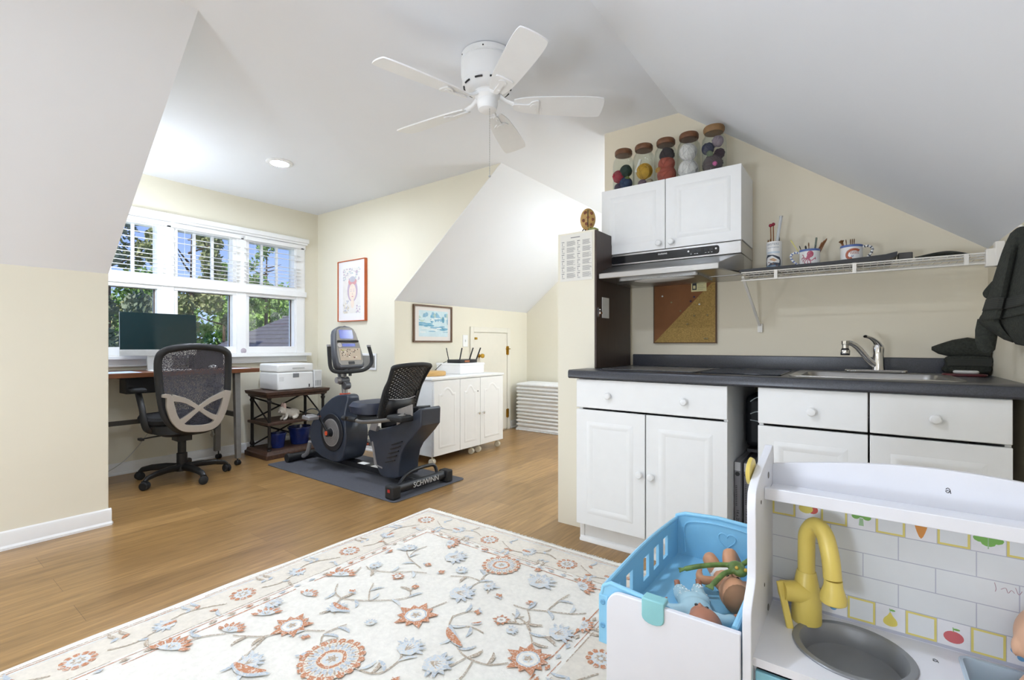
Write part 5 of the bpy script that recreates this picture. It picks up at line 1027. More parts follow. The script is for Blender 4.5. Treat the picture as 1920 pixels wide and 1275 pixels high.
for x, y, r, h, lb in ((-4.45, 2.305, .075, .135, 'small cobalt blue pot on the console table base, behind the front leg'), (-4.47, 2.535, .11, .165, 'large cobalt blue pot on the console table base')):
    t = thing('flower_pot', lb, 'pot', (x, y, .0725), 0, 'cobalt blue pots')
    b_ = G().lathe([(.0005, 0), (r*.72, 0), (r*.74, .006), (r*.95, h-.012), (r*1.02, h-.010), (r*1.02, h), (r*.93, h), (r*.70, .012), (.0005, .012)], (x, y, .0725), 32).obj('bowl', POT, t)
    G().lathe([(r*.955, h-.014), (r*1.03, h-.012), (r*1.035, h-.002), (r*1.02, h+.001), (r*.955, h-.014)], (x, y, .0725), 32).obj('rim', POT, t)
pl = thing('plush_animal', 'small white plush animal lying on the middle shelf of the console table', 'plush toy', (-4.42, 2.36, .3305))
PF = mat('cream_plush', '#DDD5CA', .95, var=.06, scale=50, bump=.3)
g = G().ball((-4.42, 2.43, .385), (.045, .075, .045), seg=18).ball((-4.415, 2.335, .42), (.036, .04, .038), seg=18).ball((-4.395, 2.30, .41), (.018, .02, .016)).ball((-4.42, 2.38, .40), (.034, .04, .036))
for dx in (-.025, .03): g.tube([(-4.42+dx, 2.365, .385), (-4.40+dx, 2.34, .345), (-4.395+dx, 2.315, .342)], [.016, .013, .014])
for dx in (-.03, .035): g.tube([(-4.42+dx, 2.46, .37), (-4.41+dx, 2.44, .346), (-4.40+dx, 2.41, .343)], [.022, .016, .014])
g.obj('body', PF, pl, remesh=.006)
for dx in (-.02, .022): G().loft([[(-4.42+dx+.008*s*math.cos(t), 2.345+.014*s*math.sin(t), z) for t in [2*PI*k/8 for k in range(8)]] for z, s in ((.44, 1), (.465, 1.2), (.49, .5))]).obj('ear', mat('plush_pink', '#d9bcb2', .9), pl)
G().ball((-4.378, 2.292, .412), .005).obj('nose', IRON, pl)
# ------------------------------------------------------------------ exercise bike on its mat
tag(G().prism(rrect(-4.15, 2.05, -2.47, 2.752, .035), XY(.0005), .0065).obj('exercise_mat', mat('mat_rubber', '#55565d', .75, var=.08, scale=80), bevel=.002), 'thin dark grey exercise mat on the floor under the bike', 'mat')
MZ = .0072
bk = thing('exercise_bike', 'graphite recumbent exercise bike with blue-screen console on the grey mat', 'exercise bike', (-3.2, 2.40, MZ))
BLKM = mat('black_metal', '#26272a', .4, .3, var=.08); SILP = mat('silver_grey_plastic', '#9b999a', .4, .3, var=.05); ORG = mat('orange_accent', '#cc4f2d', .45)
YB_ = lambda y: frame((0, y, 0), (1, 0, 0), (0, 0, 1))
G().bar((-3.98, 2.42, .062), (-2.56, 2.40, .048), .075, .05).obj('main_beam', BLKM, bk, bevel=.008)
g = G().tube([(-4.06, 2.195, .046), (-4.06, 2.64, .046)], .034, seg=18).obj('front_stabilizer', BLKM, bk)
for y in (2.195, 2.64): G().tube([(-4.06, y-.002-(y < 2.4)*.012, .046), (-4.06, y+.012, .046)], .0385, seg=18).obj('end_cap', SOFTBLK, g)
G().tube(spline([(-4.06, 2.34, .046), (-3.99, 2.30, .055), (-3.91, 2.29, .10), (-3.86, 2.285, .20)], 5), .018, seg=10).obj('front_brace', SILP, bk)
rs = G().tube([(-2.54, 2.11, .062), (-2.54, 2.60, .062)], .033, seg=18).obj('rear_stabilizer', BLKM, bk)
for y in (2.10, 2.605): G().box((-2.585, y-.035, MZ+.0005), (-2.495, y+.035, .098)).obj('foot', SOFTBLK, rs, bevel=.012, seg=3)
G().box((-2.552, 2.063, .055), (-2.528, 2.0655, .075)).obj('foot_mark', mat('red_mark', '#b8332f', .4), rs)
G().text('SCHWINN', .052, frame((-2.5055, 2.375, .065), (0, 1, 0), (0, 0, 1)), 0, .0012).obj('lettering', mat('pale_letter', '#c9c9c9', .4), rs)
G().tube(spline([(-2.56, 2.17, .08), (-2.575, 2.24, .125), (-2.58, 2.32, .145), (-2.58, 2.45, .15), (-2.57, 2.515, .14), (-2.55, 2.525, .085)], 5), .013, seg=10).obj('rear_handle', BLKM, bk)
cov = [(-3.545, .618), (-3.40, .628), (-3.385, .56), (-3.37, .47), (-3.335, .38), (-3.325, .28), (-3.35, .18), (-3.39, .11), (-3.46, .082), (-3.60, .085), (-3.72, .11), (-3.81, .17), (-3.856, .245), (-3.85, .32), (-3.815, .38), (-3.74, .47), (-3.65, .57)]
g = G().prism([tuple(p) for p in spline(cov, 3, True)], YB_(2.49), .215)
g.v = [(x, 2.40+(y-2.40)*(1-.52*min(1, max(0, (z-.40)/.2))**1.3), z) for x, y, z in g.v]
g.obj('flywheel_cover', NAVY, bk, bevel=.045, seg=4)
G().prism(circ(-3.515, .32, .155, n=36), YB_(2.276), .010).obj('cover_ring', mat('graphite_dark', '#25272c', .4), bk, bevel=.003)
dsk = G().lathe([(.035, 0), (.114, 0), (.114, .004), (.035, .006), (.035, 0)], seg=40, M=YB_(2.265) @ Matrix.Translation((-3.515, .32, 0))).obj('flywheel_disc', mat('disc_silver', '#a9a6a6', .35, .5, var=.08), bk)
g = G()
for r in (.05, .06, .07, .08, .09, .10): g.lathe([(r, 0), (r+.002, 0), (r+.001, .0012), (r, 0)], seg=40, M=YB_(2.2595) @ Matrix.Translation((-3.515, .32, 0)))
g.obj('groove', BLKM, dsk)
G().tube([(-3.515, 2.27, .32), (-3.515, 2.225, .32)], .03, seg=18).obj('hub', BLKM, bk)
def crank(y0, y1, dx, dz, s):
    c = G().bar((-3.515, y0, .32), (-3.515+dx, y0, .32+dz), .022, .014, (0, 1, 0)).tube([(-3.515, y0+.012, .32), (-3.515, y0-.012, .32)], .02, seg=14).obj('crank_arm', BLKM, bk, bevel=.003)
    G().tube([(-3.515, y0-.014*s, .32), (-3.515, y0-.018*s, .32)], .018, seg=14).tube([(-3.515+dx, y0-.009, .32+dz), (-3.515+dx, y0+.009, .32+dz)], .012).obj('orange_cap', ORG, c)
    px, pz = -3.515+dx, .32+dz; ym = (y0+y1)/2
    p = G().loft([[(px+a-.03, y, pz+b) for a, b in ((-.06, -.012), (.05, -.018), (.055, .012), (-.05, .022))] for y in (y0-.012*s, y1)]).obj('pedal', SILP, bk, bevel=.006)
    G().tube(spline([(px-.05, ym-.04, pz+.015), (px-.04, ym-.035, pz+.06), (px-.01, ym, pz+.075), (px+.02, ym+.035, pz+.055), (px+.03, ym+.04, pz+.01)], 5), .012, seg=8, flat=.35).obj('strap', SOFTBLK, p)
crank(2.235, 2.13, -.125, .12, 1); crank(2.53, 2.64, .12, -.125, -1)
G().lathe([(.04, 0), (.045, .004), (.045, .012), (.04, .016), (.0005, .016)], (-3.52, 2.40, .618), 24).obj('mast_collar', ORG, bk)
ms = G().tube([(-3.52, 2.40, .60), (-3.545, 2.40, .80), (-3.55, 2.40, .84)], .024, seg=14).obj('mast', GREYM, bk)
G().tube([(-3.54, 2.36, .74), (-3.54, 2.44, .74)], .034, seg=18).tube([(-3.50, 2.375, .70), (-3.50, 2.425, .70)], .034, seg=18).obj('pivot', mat('graphite_grey', '#5b5c60', .4, .3), ms, bevel=.005)
G().tube([(-3.54, 2.33, .745), (-3.54, 2.36, .745)], [.026, .03], seg=18).obj('knob', SILP, ms)
for y in (2.375, 2.425): G().tube(spline([(-3.56, y, .76), (-3.57, y, .83), (-3.535, y, .865), (-3.49, y, .84), (-3.485, y, .78)], 5), .014, seg=8).obj('clamp_loop', mat('graphite_grey', '#5b5c60', .4, .3), ms)
cn = Matrix(frame((-3.455, 2.425, .845), (0, 1, 0), (-.30, 0, 1)))      # w points to the rider
hw = [(0, .115), (.03, .135), (.12, .136), (.22, .124), (.31, .108), (.355, .09), (.375, .05), (.378, 0)]
outl = [(w, h) for h, w in hw]+[(-w, h) for h, w in hw[::-1]]
co = G().prism(outl, cn, -.075).obj('console', mat('graphite_grey', '#5b5c60', .4, .3), bk, bevel=.018, seg=3)
G().prism([(w*.88, .03+h*.88) for w, h in outl], cn, .004).obj('console_face', mat('console_face', '#8a857d', .4, .2), co, bevel=.002)
bl = mat('console_blue', '#2f3fa0', .2, emit=.35, var=.02)
Z4 = cn @ Matrix.Translation((0, 0, .0045))
G().prism(rrect(-.07, .26, .06, .338, .006), Z4, .002).obj('screen', bl, co)
G().prism(rrect(-.06, .19, .065, .216, .004), Z4, .002).obj('screen', bl, co)
G().prism(rrect(-.105, .228, .10, .243, .006), Z4, .016).obj('console_ridge', SOFTBLK, co, bevel=.004)
G().prism(circ(-.085, .203, .02, n=16), Z4, .004).obj('dial', mat('dial_pale', '#c9c2c0', .4), co)
G().prism([(-.10, .07), (.10, .07), (.108, .175), (-.098, .175)], Z4, .0015).obj('keypad', mat('keypad_sand', '#c4b29b', .5, var=.06), co)
q = random.Random(9); g = G(); kc = [IRON, mat('key_red', '#a06a5c', .5), mat('key_lime', '#b9bf6a', .5), mat('key_white', '#e3dad0', .5)]
for k in range(34): u, v = q.uniform(-.085, .09), q.uniform(.08, .165); g.prism(circ(u, v, q.uniform(.003, .006), n=8), cn @ Matrix.Translation((0, 0, .006)), .0008, q.choice([0, 0, 1, 3, 3]))
for u in (-.07, -.055): g.prism(circ(u, .16, .006, n=8), cn @ Matrix.Translation((0, 0, .006)), .001, 2)
kk = g.obj('key', kc, co); kk['kind'] = 'stuff'
G().prism(rrect(-.03, .035, .03, .06, .005), Z4, .002).obj('speaker_slot', BLACKP, co)
G().tube(spline([(-3.50, 2.235, 1.035), (-3.50, 2.24, .95), (-3.49, 2.245, .86), (-3.47, 2.27, .825), (-3.44, 2.34, .818), (-3.42, 2.42, .82), (-3.42, 2.52, .83), (-3.44, 2.60, .87), (-3.46, 2.625, .93), (-3.48, 2.61, 1.03)], 5), .016, seg=12).obj('handlebar', SOFTBLK, bk)
for y0, z in ((2.235, 1.03), (2.61, 1.025)): G().tube([(-3.50 if y0 < 2.4 else -3.48, y0, z), (-3.50 if y0 < 2.4 else -3.48, y0, z+.016)], .018, seg=12).obj('grip_end', SILP, bk)
boot = [(-3.084, .36), (-3.07, .385), (-3.04, .39), (-2.93, .40), (-2.70, .47), (-2.56, .56), (-2.49, .60), (-2.475, .59), (-2.48, .475), (-2.53, .42), (-2.59, .365), (-2.65, .31), (-2.69, .25), (-2.712, .16), (-2.715, .075), (-2.78, .055), (-2.88, .045), (-2.93, .06), (-2.96, .10)]
bt = G().prism(boot, YB_(2.49), .19).obj('seat_frame_cover', NAVY, bk, bevel=.022, seg=4)
for k in range(5): G().bar((-2.86+.018*k, 2.297, .165+.035*k), (-2.755+.02*k, 2.297, .195+.037*k), .007, .012, (0, 1, 0)).obj('louvre', BLACKP, bt)
G().prism([(-2.995, .13), (-2.90, .11), (-2.90, .12), (-2.965, .13), (-3.01, .30), (-3.025, .30)], YB_(2.301), .006).obj('accent_line', SILP, bt)
G().prism([(-3.03, .395), (-2.95, .39), (-2.93, .45), (-3.00, .455)], YB_(2.306), .03).obj('bracket', SILP, bt)
G().prism([(-2.73, .455), (-2.56, .54), (-2.565, .62), (-2.715, .575)], YB_(2.30), .012).obj('side_plate', mat('plate_pale', '#a5a09c', .4, .3), bt, bevel=.003)
G().prism([(-2.97, .40), (-2.70, .475), (-2.55, .56), (-2.55, .60), (-2.68, .585), (-2.97, .50)], YB_(2.46), .12).obj('seat_rail', BLKM, bk, bevel=.006)
G().box((-2.95, 2.285, .43), (-2.90, 2.288, .50)).obj('warning_label', PAPER, bk)
st = G().loft([sq(-3.10, 2.39, .13, .15, .50, 28), sq(-3.10, 2.39, .16, .175, .515, 28), sq(-3.11, 2.39, .165, .18, .565, 28), sq(-3.10, 2.39, .14, .16, .597, 28), sq(-3.09, 2.39, .08, .10, .60, 28)]).obj('seat', mat('seat_vinyl', '#2b3040', .45, var=.08), bk)
G().loft([sq(-3.06, 2.39, .13, .13, .455, 24), sq(-3.06, 2.39, .15, .15, .475, 24), sq(-3.06, 2.39, .14, .14, .50, 24)]).obj('seat_pan', SOFTBLK, bk)
BX = lambda z: -2.83+.17*(z-.5)/.39+.03*((z-.66)/.2)**2
BYc = 2.385
def bsurf(u, z, off=0): w = .165+.01*(z > .7); return (BX(z)+off-.035*abs(u)**2.2*1.0, BYc+u*w, z)
ring = [(-1, .52), (-1.0, .70), (-.93, .78), (-1, .86), (-.98, .885), (-.5, .897), (0, .90), (.5, .897), (.98, .885), (1, .86), (.93, .78), (1, .70), (1, .52)]
bkf = G().tube(spline([bsurf(u, z) for u, z in ring], 4), .016, seg=10).obj('back_frame', SOFTBLK, bk)
for a, b in ((-1.0, -.78), (.78, 1.0)):
    vs = [bsurf(u, z, .012) for z in (.50, .56, .62, .69) for u in (a, b)]; vs += [bsurf(u, z, -.012) for z in (.50, .56, .62, .69) for u in (a, b)]
    g = G(); 
    for i in range(3): g.add([vs[2*i], vs[2*i+1], vs[2*i+3], vs[2*i+2], vs[8+2*i], vs[9+2*i], vs[11+2*i], vs[10+2*i]], [(0, 1, 2, 3), (7, 6, 5, 4), (0, 4, 5, 1), (1, 5, 6, 2), (2, 6, 7, 3), (3, 7, 4, 0)])
    for k in range(9):
        for j in range(3): p = bsurf(a+(b-a)*(.2+.3*j), .515+.02*k, .013); g.box((p[0]-.002, p[1]-.0045, p[2]-.007), (p[0]+.002, p[1]+.0045, p[2]+.007))
    g.obj('lumbar_side', BLACKP, bkf)
g = G(); NU, NZ = 17, 24
for i in range(NZ):          # perforated back panel: diamond holes in a lattice
    for j in range(NU):
        z0, z1 = .635+.255*i/NZ, .635+.255*(i+1)/NZ; u0, u1 = -.95+1.9*j/NU, -.95+1.9*(j+1)/NU; zm, um = (z0+z1)/2, (u0+u1)/2; f_ = .62 if (i+j) % 2 == 0 else 0
        o4 = [(u0, z0), (u1, z0), (u1, z1), (u0, z1)]
        if not f_: g.add([bsurf(*p) for p in o4], [(0, 1, 2, 3)]); continue
        mid = [(um, z0), (u1, zm), (um, z1), (u0, zm)]; inn = [(um+(p[0]-um)*f_*1.3, zm+(p[1]-zm)*f_*1.3) for p in mid]
        g.add([bsurf(*p) for p in o4+inn], [(0, 1, 5, 4), (1, 2, 6, 5), (2, 3, 7, 6), (3, 0, 4, 7)])
o = g.obj('back_net', BLACKP, bk, smooth=60); d = o.modifiers.new('thick', 'SOLIDIFY'); d.thickness = .006; d.offset = 0
g = G(); vs = [bsurf(u, z, 0) for z in (.515, .635) for u in (-.8, -.4, 0, .4, .8)]; g.add(vs, [(i, i+1, i+6, i+5) for i in range(4)])
o = g.obj('back_lower', BLACKP, bk, smooth=60); d = o.modifiers.new('thick', 'SOLIDIFY'); d.thickness = .02; d.offset = 0
G().tube([bsurf(u, z, .006) for u, z in ((-.85, .66), (-.75, .645), (-.4, .637), (0, .635), (.4, .637), (.75, .645), (.85, .66))], .004, seg=6).obj('lumbar_trim', SILP, bkf)
for y in (2.20, 2.60):
    s_ = G().tube(spline([(-3.25, y, .472), (-3.12, y, .474), (-3.02, y, .464), (-2.85, y, .485), (-2.68, y, .515), (-2.58, y+(.04 if y < 2.4 else -.04), .55)], 5), .015, seg=10).obj('side_rail', mat('rail_grey', '#77746f', .4, .5), bk)
    G().tube([(-3.255, y, .472), (-3.08, y, .472)], .019, seg=12).obj('hand_grip', SOFTBLK, s_); G().box((-3.20, y-.0195, .468), (-3.16, y+.0195, .4925)).obj('pulse_sensor', CHROME, s_)
G().box((-2.72, 2.185, .50), (-2.56, 2.32, .545)).obj('rail_clamp', SOFTBLK, bk, bevel=.015, seg=3)
for x in (-3.30, -3.13): G().box((x, 2.365, .079), (x+.09, 2.42, .0815)).obj('label', PAPER, bk)
tag(G().tube(spline([(-3.06, 2.62, .44), (-3.04, 2.66, .30), (-3.10, 2.72, .20), (-3.30, 2.78, .15), (-3.35, 2.80, .03), (-3.2, 2.84, .008)], 5), .004, seg=6).obj('cable', BLACKP), 'black power cord hanging behind the exercise bike', 'cable')
# ------------------------------------------------------------------ toy kitchen
TW = mat('toy_white', '#E7E8EE', .4, var=.01); TEAL = mat('toy_teal', '#8CC6D6', .45, var=.02); TY = mat('toy_yellow', '#E6CF6C', .35, var=.02)
KX0, KX1, KYF, KYB, KZC = -.155, .385, .945, 1.182, .486
tk = thing('toy_kitchen', 'white toy kitchen with printed tile backsplash and yellow tap', 'toy kitchen', (.115, 1.07, 0))
prof = [(1.20, 0), (1.20, .80), (1.193, .823), (1.18, .826), (1.15, .818), (1.06, .802), (1.0, .786), (.977, .772), (.972, .745), (.974, .63), (.965, .605), (.94, .585), (.928, .565), (.928, .50), (.935, 0)]
pr_ = [(1.20, 0), (1.20, .80)]+[tuple(p) for p in spline(prof[2:8], 4)]+[tuple(p) for p in spline(prof[8:14], 4)]+[(.935, 0)]
for x in (KX0-.015, KX1):
    sp_ = G().prism(pr_, YZ(x), .015).obj('side_panel', TW, tk, bevel=.0015)
    if x < 0:
        for y, z in ((1.12, .775), (1.115, .5)): G().lathe([(.0005, 0), (.0065, 0), (.007, .001), (.0045, .0018), (.0005, .0012)], seg=16, M=frame((KX0, y, z), (0, 1, 0), (0, 0, 1))).obj('screw', GREYM, sp_)
        for y, z in ((1.03, .742), (1.07, .565)): G().prism(circ(0, 0, .003, .004, 8), frame((KX0, y, z), (0, 1, 0), (0, 0, 1)), .0006).obj('screw_hole', IRON, sp_)
        G().loft([[(x-.002-d, y, z) for y, z in [(1.045+r*math.cos(t)*1.5, .797+r*math.sin(t)) for t in [2*PI*k/20 for k in range(20)]]] for d, r in ((0, .024), (.006, .026), (.009, .018))]).obj('hook', TY, sp_)
tp = [(KX0, .0), (KX1, .0)]+[(KX1-(KX1-KX0)*k/20, .786+.03*math.sin(PI*k/20)**1.0) for k in range(21)]
bp = G().prism(tp, TXZ(0, KYB+.012, 0), .012).obj('back_panel', TW, tk, bevel=.001)
G().prism([(1.066, .738), (KYB, .738), (KYB, .744), (1.078, .744), (1.078, .762), (1.066, .762)], YZ(KX0), KX1-KX0).obj('shelf', TW, tk, bevel=.0015)
GROUT = mat('print_grout', '#B9BCCB', .5, var=.02); PT = [mat('print_tile', '#E2E6EA', .4, var=.02), mat('print_yellow', '#E2D57C', .45, var=.03), mat('print_tile_pale', '#E9EAF0', .4), mat('print_leaf', '#7FB85E', .45), mat('print_carrot', '#D9934A', .45), mat('print_apple', '#CE6B70', .45), mat('print_berry', '#6FA8D6', .45), mat('print_pear', '#E3D36A', .45), mat('print_stem', '#9FC29A', .45), mat('print_scribble', '#B0909C', .5), GROUT, mat('print_red', '#CF5A50', .45)]
g = G(); FB = frame((0, KYB-.0002, 0), (1, 0, 0), (0, 0, 1)); zz = [0]
def td(pts, m): zz[0] += .000004; g.poly(pts, FB, zz[0], m)
def tr_(x0, z0, x1, z1, m): td([(x0, z0), (x1, z0), (x1, z1), (x0, z1)], m)
tr_(KX0, .487, KX1, .737, 10)
gp = .0008
def bricks(z0, z1, off):
    x = off-.109*4
    while x < KX1:
        a, b = max(x+gp, KX0), min(x+.109-gp, KX1)
        if b > a: tr_(a, z0+gp, b, z1-gp, 0)
        x += .109
bricks(.631, .677, -.049); bricks(.584, .631, .005); bricks(.539, .584, .06)
B0 = [-.157+.0455*k for k in range(13)]
def cells(z0, z1, start):
    for k in range(12):
        a, b = max(B0[k]+gp*.6, KX0), min(B0[k+1]-gp*.6, KX1)
        if k % 2 == start:
            tr_(a, z0+gp, b, z1-gp, 1); tr_(a+.0035, z0+.0045, b-.0035, z1-.0045, 0)
        else: tr_(a, z0+gp, b, z1-gp, 2)
cells(.677, .7235, 0); cells(.4925, .539, 1); tr_(KX0, .7242, KX1, .737, 0)
C_ = lambda k: (B0[k]+B0[k+1])/2
x = C_(1); td(circ(x+.008, .70, .010, .009, 14), 11); td(circ(x-.004, .70, .013, .010, 16), 7)
x = C_(3); td([(x-.004, .685), (x+.004, .685), (x+.003, .70), (x-.003, .70)], 8); [td(circ(x+d, .703+e, .007, .006, 10), 3) for d, e in ((-.009, 0), (0, .004), (.009, 0), (-.004, .006), (.005, .006))]
x = C_(5); td(spline([(x, .681), (x+.008, .70), (x+.008, .713), (x-.008, .713), (x-.008, .70)], 3, True), 4); [td(circ(x+d, .718, .004, .006, 8), 3) for d in (-.005, 0, .005)]
x = C_(7); [td(circ(x+d, .70+e, .010, .007, 10), 3) for d, e in ((-.010, .002), (.010, .002), (0, -.004), (0, .008))]; td([(x-.0008, .685), (x+.0008, .685), (x+.0008, .712), (x-.0008, .712)], 8)
x = C_(2); [td(circ(x+d, .513+e, .0062, n=12), 6) for d, e in ((-.003, .010), (.009, .006), (-.001, -.006))]; [td(circ(x+d, .513+e, .0045, .003, 8), 3) for d, e in ((-.010, .004), (.002, .016))]; td(circ(x-.003, .523, .002, n=6), 0); td(circ(x+.009, .519, .002, n=6), 0)
x = C_(4); td(spline([(x, .499), (x+.010, .503), (x+.010, .512), (x+.004, .520), (x, .527), (x-.004, .520), (x-.010, .512), (x-.010, .503)], 3, True), 7); td(circ(x+.003, .531, .005, .002, 8), 3); td(ribbon([(x, .526), (x-.001, .534)], .0012), 8)
x = C_(6); td(circ(x, .511, .014, .011, 20), 5); td(circ(x+.004, .526, .005, .002, 8), 3); td(ribbon([(x, .521), (x-.001, .529)], .0012), 3)
x = C_(8); [td(circ(x+d, .513+e, .006, n=12), 6) for d, e in ((-.012, .004), (-.004, -.006))]
for pts in ([(.192, .628), (.194, .618), (.193, .612)], [(.20, .618), (.206, .622), (.209, .614), (.213, .620), (.217, .616)], [(.218, .626), (.222, .615), (.226, .622)]): td(ribbon(spline(pts, 4), .0009), 9)
g.obj('tile_print', PT, bp, smooth=0)
def dmark(F): return G().prism(ribbon(spline([(-.003, .003), (0, .006), (.003, .002), (0, -.003), (-.003, 0), (.001, .002)], 4), .0011), F, .0003).prism(ribbon([(.003, .002), (.004, -.004)], .0011), F, .0003)
dmark(frame((.131, KYB-.0003, .778), (1, 0, 0), (0, 0, 1))).obj('pen_mark', INK, bp)
# counter with a round hole for the bowl and a square bin hole
SXc, SYc, SR = -.012, 1.072, .088
x0, x1 = KX0, .115; ang = sorted([2*PI*k/40 for k in range(40)]+[math.atan2(b-SYc, a-SXc) % (2*PI) for a in (x0, x1) for b in (KYF, KYB)])
def rp(t):
    c, s = math.cos(t), math.sin(t); ks = []
    if c > 1e-9: ks.append((x1-SXc)/c)
    if c < -1e-9: ks.append((x0-SXc)/c)
    if s > 1e-9: ks.append((KYB-SYc)/s)
    if s < -1e-9: ks.append((KYF-SYc)/s)
    k = min(ks); return (SXc+k*c, SYc+k*s)
oc_ = [rp(t) for t in ang]; ic_ = [(SXc+SR*math.cos(t), SYc+SR*math.sin(t)) for t in ang]
Lz = lambda P, z: [(p[0], p[1], z) for p in P]
RX_0, RX_1, RY_0, RY_1 = .148, .36, .985, 1.168
g = G().loft([Lz(ic_, KZC-.015), Lz(oc_, KZC-.015), Lz(oc_, KZC), Lz(ic_, KZC), Lz(ic_, KZC-.015)], cap=False)
g.box((x1, KYF, KZC-.015), (RX_0, KYB, KZC)).box((RX_1, KYF, KZC-.015), (KX1, KYB, KZC)).box((RX_0, KYF, KZC-.015), (RX_1, RY_0, KZC)).box((RX_0, RY_1, KZC-.015), (RX_1, KYB, KZC))
ctp = g.obj('counter', TW, tk)
dmark(frame((.108, 1.125, KZC+.0002), (1, 0, 0), (0, 1, 0))).obj('pen_mark', INK, ctp)
G().lathe([(.094, .0), (.095, .002), (.093, .0035), (.083, .003), (.079, -.002), (.074, -.032), (.06, -.038), (.0005, -.038)], (SXc, SYc, KZC), 48, cap=False).obj('sink_bowl', mat('toy_grey', '#8b8d90', .35, .2, var=.03), tk)
i4 = rrect(RX_0, RY_0, RX_1, RY_1, .012); i5 = rrect(RX_0+.012, RY_0+.012, RX_1-.012, RY_1-.012, .012)
g = G().loft([Lz(rrect(RX_0-.006, RY_0-.006, RX_1+.006, RY_1+.006, .016), KZC+.0004), Lz(rrect(RX_0-.005, RY_0-.005, RX_1+.005, RY_1+.005, .016), KZC+.002), Lz(i4, KZC+.0015), Lz(i5, KZC-.075)], cap=False); g.add(Lz(i5, KZC-.075), [tuple(range(len(i5)))])
g.obj('bin', mat('bin_pale_blue', '#c3d6e6', .25, var=.02), tk)
G().box((KX0, KYF+.012, .005), (KX0+.004, KYB, KZC-.016)).box((KX1-.004, KYF+.012, .005), (KX1, KYB, KZC-.016)).box((KX0+.004, KYF+.012, .005), (KX1-.004, KYB, .02)).obj('cabinet_body', TW, tk)
for a, b in ((KX0+.003, .113), (.117, KX1-.003)):
    dd = G().box((a, KYF+.002, .02), (b, KYF+.012, .462)).obj('door', TEAL, tk, bevel=.002); G().tube([((a+b)/2-.04, KYF-.012, .40), ((a+b)/2+.04, KYF-.012, .40)], .006).tube([((a+b)/2-.035, KYF-.012, .40), ((a+b)/2-.035, KYF+.004, .40)], .004).tube([((a+b)/2+.035, KYF-.012, .40), ((a+b)/2+.035, KYF+.004, .40)], .004).obj('handle', TY, dd)
tf = G().lathe([(.0265, .0), (.027, .004), (.0265, .05), (.018, .098), (.0165, .102), (.0005, .103)], (-.088, 1.135, KZC), 28).tube(spline([(-.088, 1.135, .58), (-.088, 1.135, .63), (-.086, 1.133, .665), (-.072, 1.122, .688), (-.056, 1.108, .678), (-.046, 1.098, .64), (-.042, 1.094, .60)], 6), .0155, seg=16).lathe([(.0005, .042), (.015, .042), (.016, .03), (.0225, .01), (.022, .0), (.018, -.003), (.0005, -.003)], (-.041, 1.093, .557), 24).obj('tap', TY, tk)
th_ = G().tube([(-.09, 1.13, .545), (-.128, 1.105, .548)], [.022, .019], seg=20).obj('tap_handle', TY, tf)
G().bar((-.132, 1.102, .567), (-.110, 1.085, .478), .007, .013, (1, .6, 0)).obj('lever', TY, th_, bevel=.002)
# things in the bin and the seated doll
tag(G().ball((.178, 1.02, KZC-.055), (.026, .022, .019), seg=18).obj('toy_lemon', mat('toy_lemon_yellow', '#d6b52f', .45, var=.05)), 'yellow toy fruit at the near end of the toy kitchen bin', 'toy food', 'toys in the kitchen bin')
t = thing('toy_plate', 'cream toy plate tilted in the toy kitchen bin', 'toy plate', (.24, 1.07, KZC-.07), 0, 'toys in the kitchen bin'); G().lathe([(.0005, 0), (.03, 0), (.045, .008), (.047, .010), (.044, .011), (.029, .003), (.0005, .003)], seg=32, M=Matrix.Translation((.222, 1.09, KZC-.048)) @ Matrix.Rotation(math.radians(28), 4, 'Y')).obj('plate', mat('toy_cream', '#e3dccf', .4), t)
tag(G().box((.262, 1.06, KZC-.073), (.33, 1.10, KZC-.02)).obj('toy_block', mat('toy_navy', '#3b3f80', .5), bevel=.006), 'navy blue toy block in the toy kitchen bin', 'toy block', 'toys in the kitchen bin')
def limb(g, pts, rs): g.tube(spline(pts, 4), [rs[0]+(rs[-1]-rs[0])*i/((len(pts)-1)*4) if len(rs) == 2 else rs[min(int(i/4), len(rs)-1)] for i in range((len(pts)-1)*4+1)], seg=10).ball(pts[-1], rs[-1]*1.0, seg=10, rings=8).ball(pts[0], rs[0], seg=10, rings=8)
SK1 = mat('doll_skin_tan', '#B87C60', .5, var=.05); SK2 = mat('doll_skin_pale', '#D29A74', .5, var=.05); SK3 = mat('doll_skin_light', '#DDB092', .5, var=.03)
EYE = mat('doll_eye', '#2f2a28', .2); LIP = mat('doll_lip', '#b86a62', .5)
def hand(g, c, d, r):      # tiny palm, four fingers and a thumb
    c = Vector(c); d = Vector(d).normalized(); s = d.orthogonal().normalized(); g.ball(c, r, seg=8, rings=6)
    for k in range(4): g.tube([c+s*r*.5*(k-1.5), c+d*r*1.7+s*r*.6*(k-1.5)], [r*.3, r*.25], seg=6)
    g.tube([c+s*r*.7, c+s*r*1.3+d*r*.8], [r*.32, r*.25], seg=6)
def foot(g, a, d, r):
    a = Vector(a); d = Vector(d).normalized(); b = a+d*r*2.2; s = d.orthogonal().normalized(); g.tube([a-d*r*.3, b], [r, r*.85], seg=10).ball(a-d*r*.3, r, seg=8, rings=6)
    for k in range(5): g.ball(b+s*r*.38*(k-2), r*.36, seg=6, rings=5)
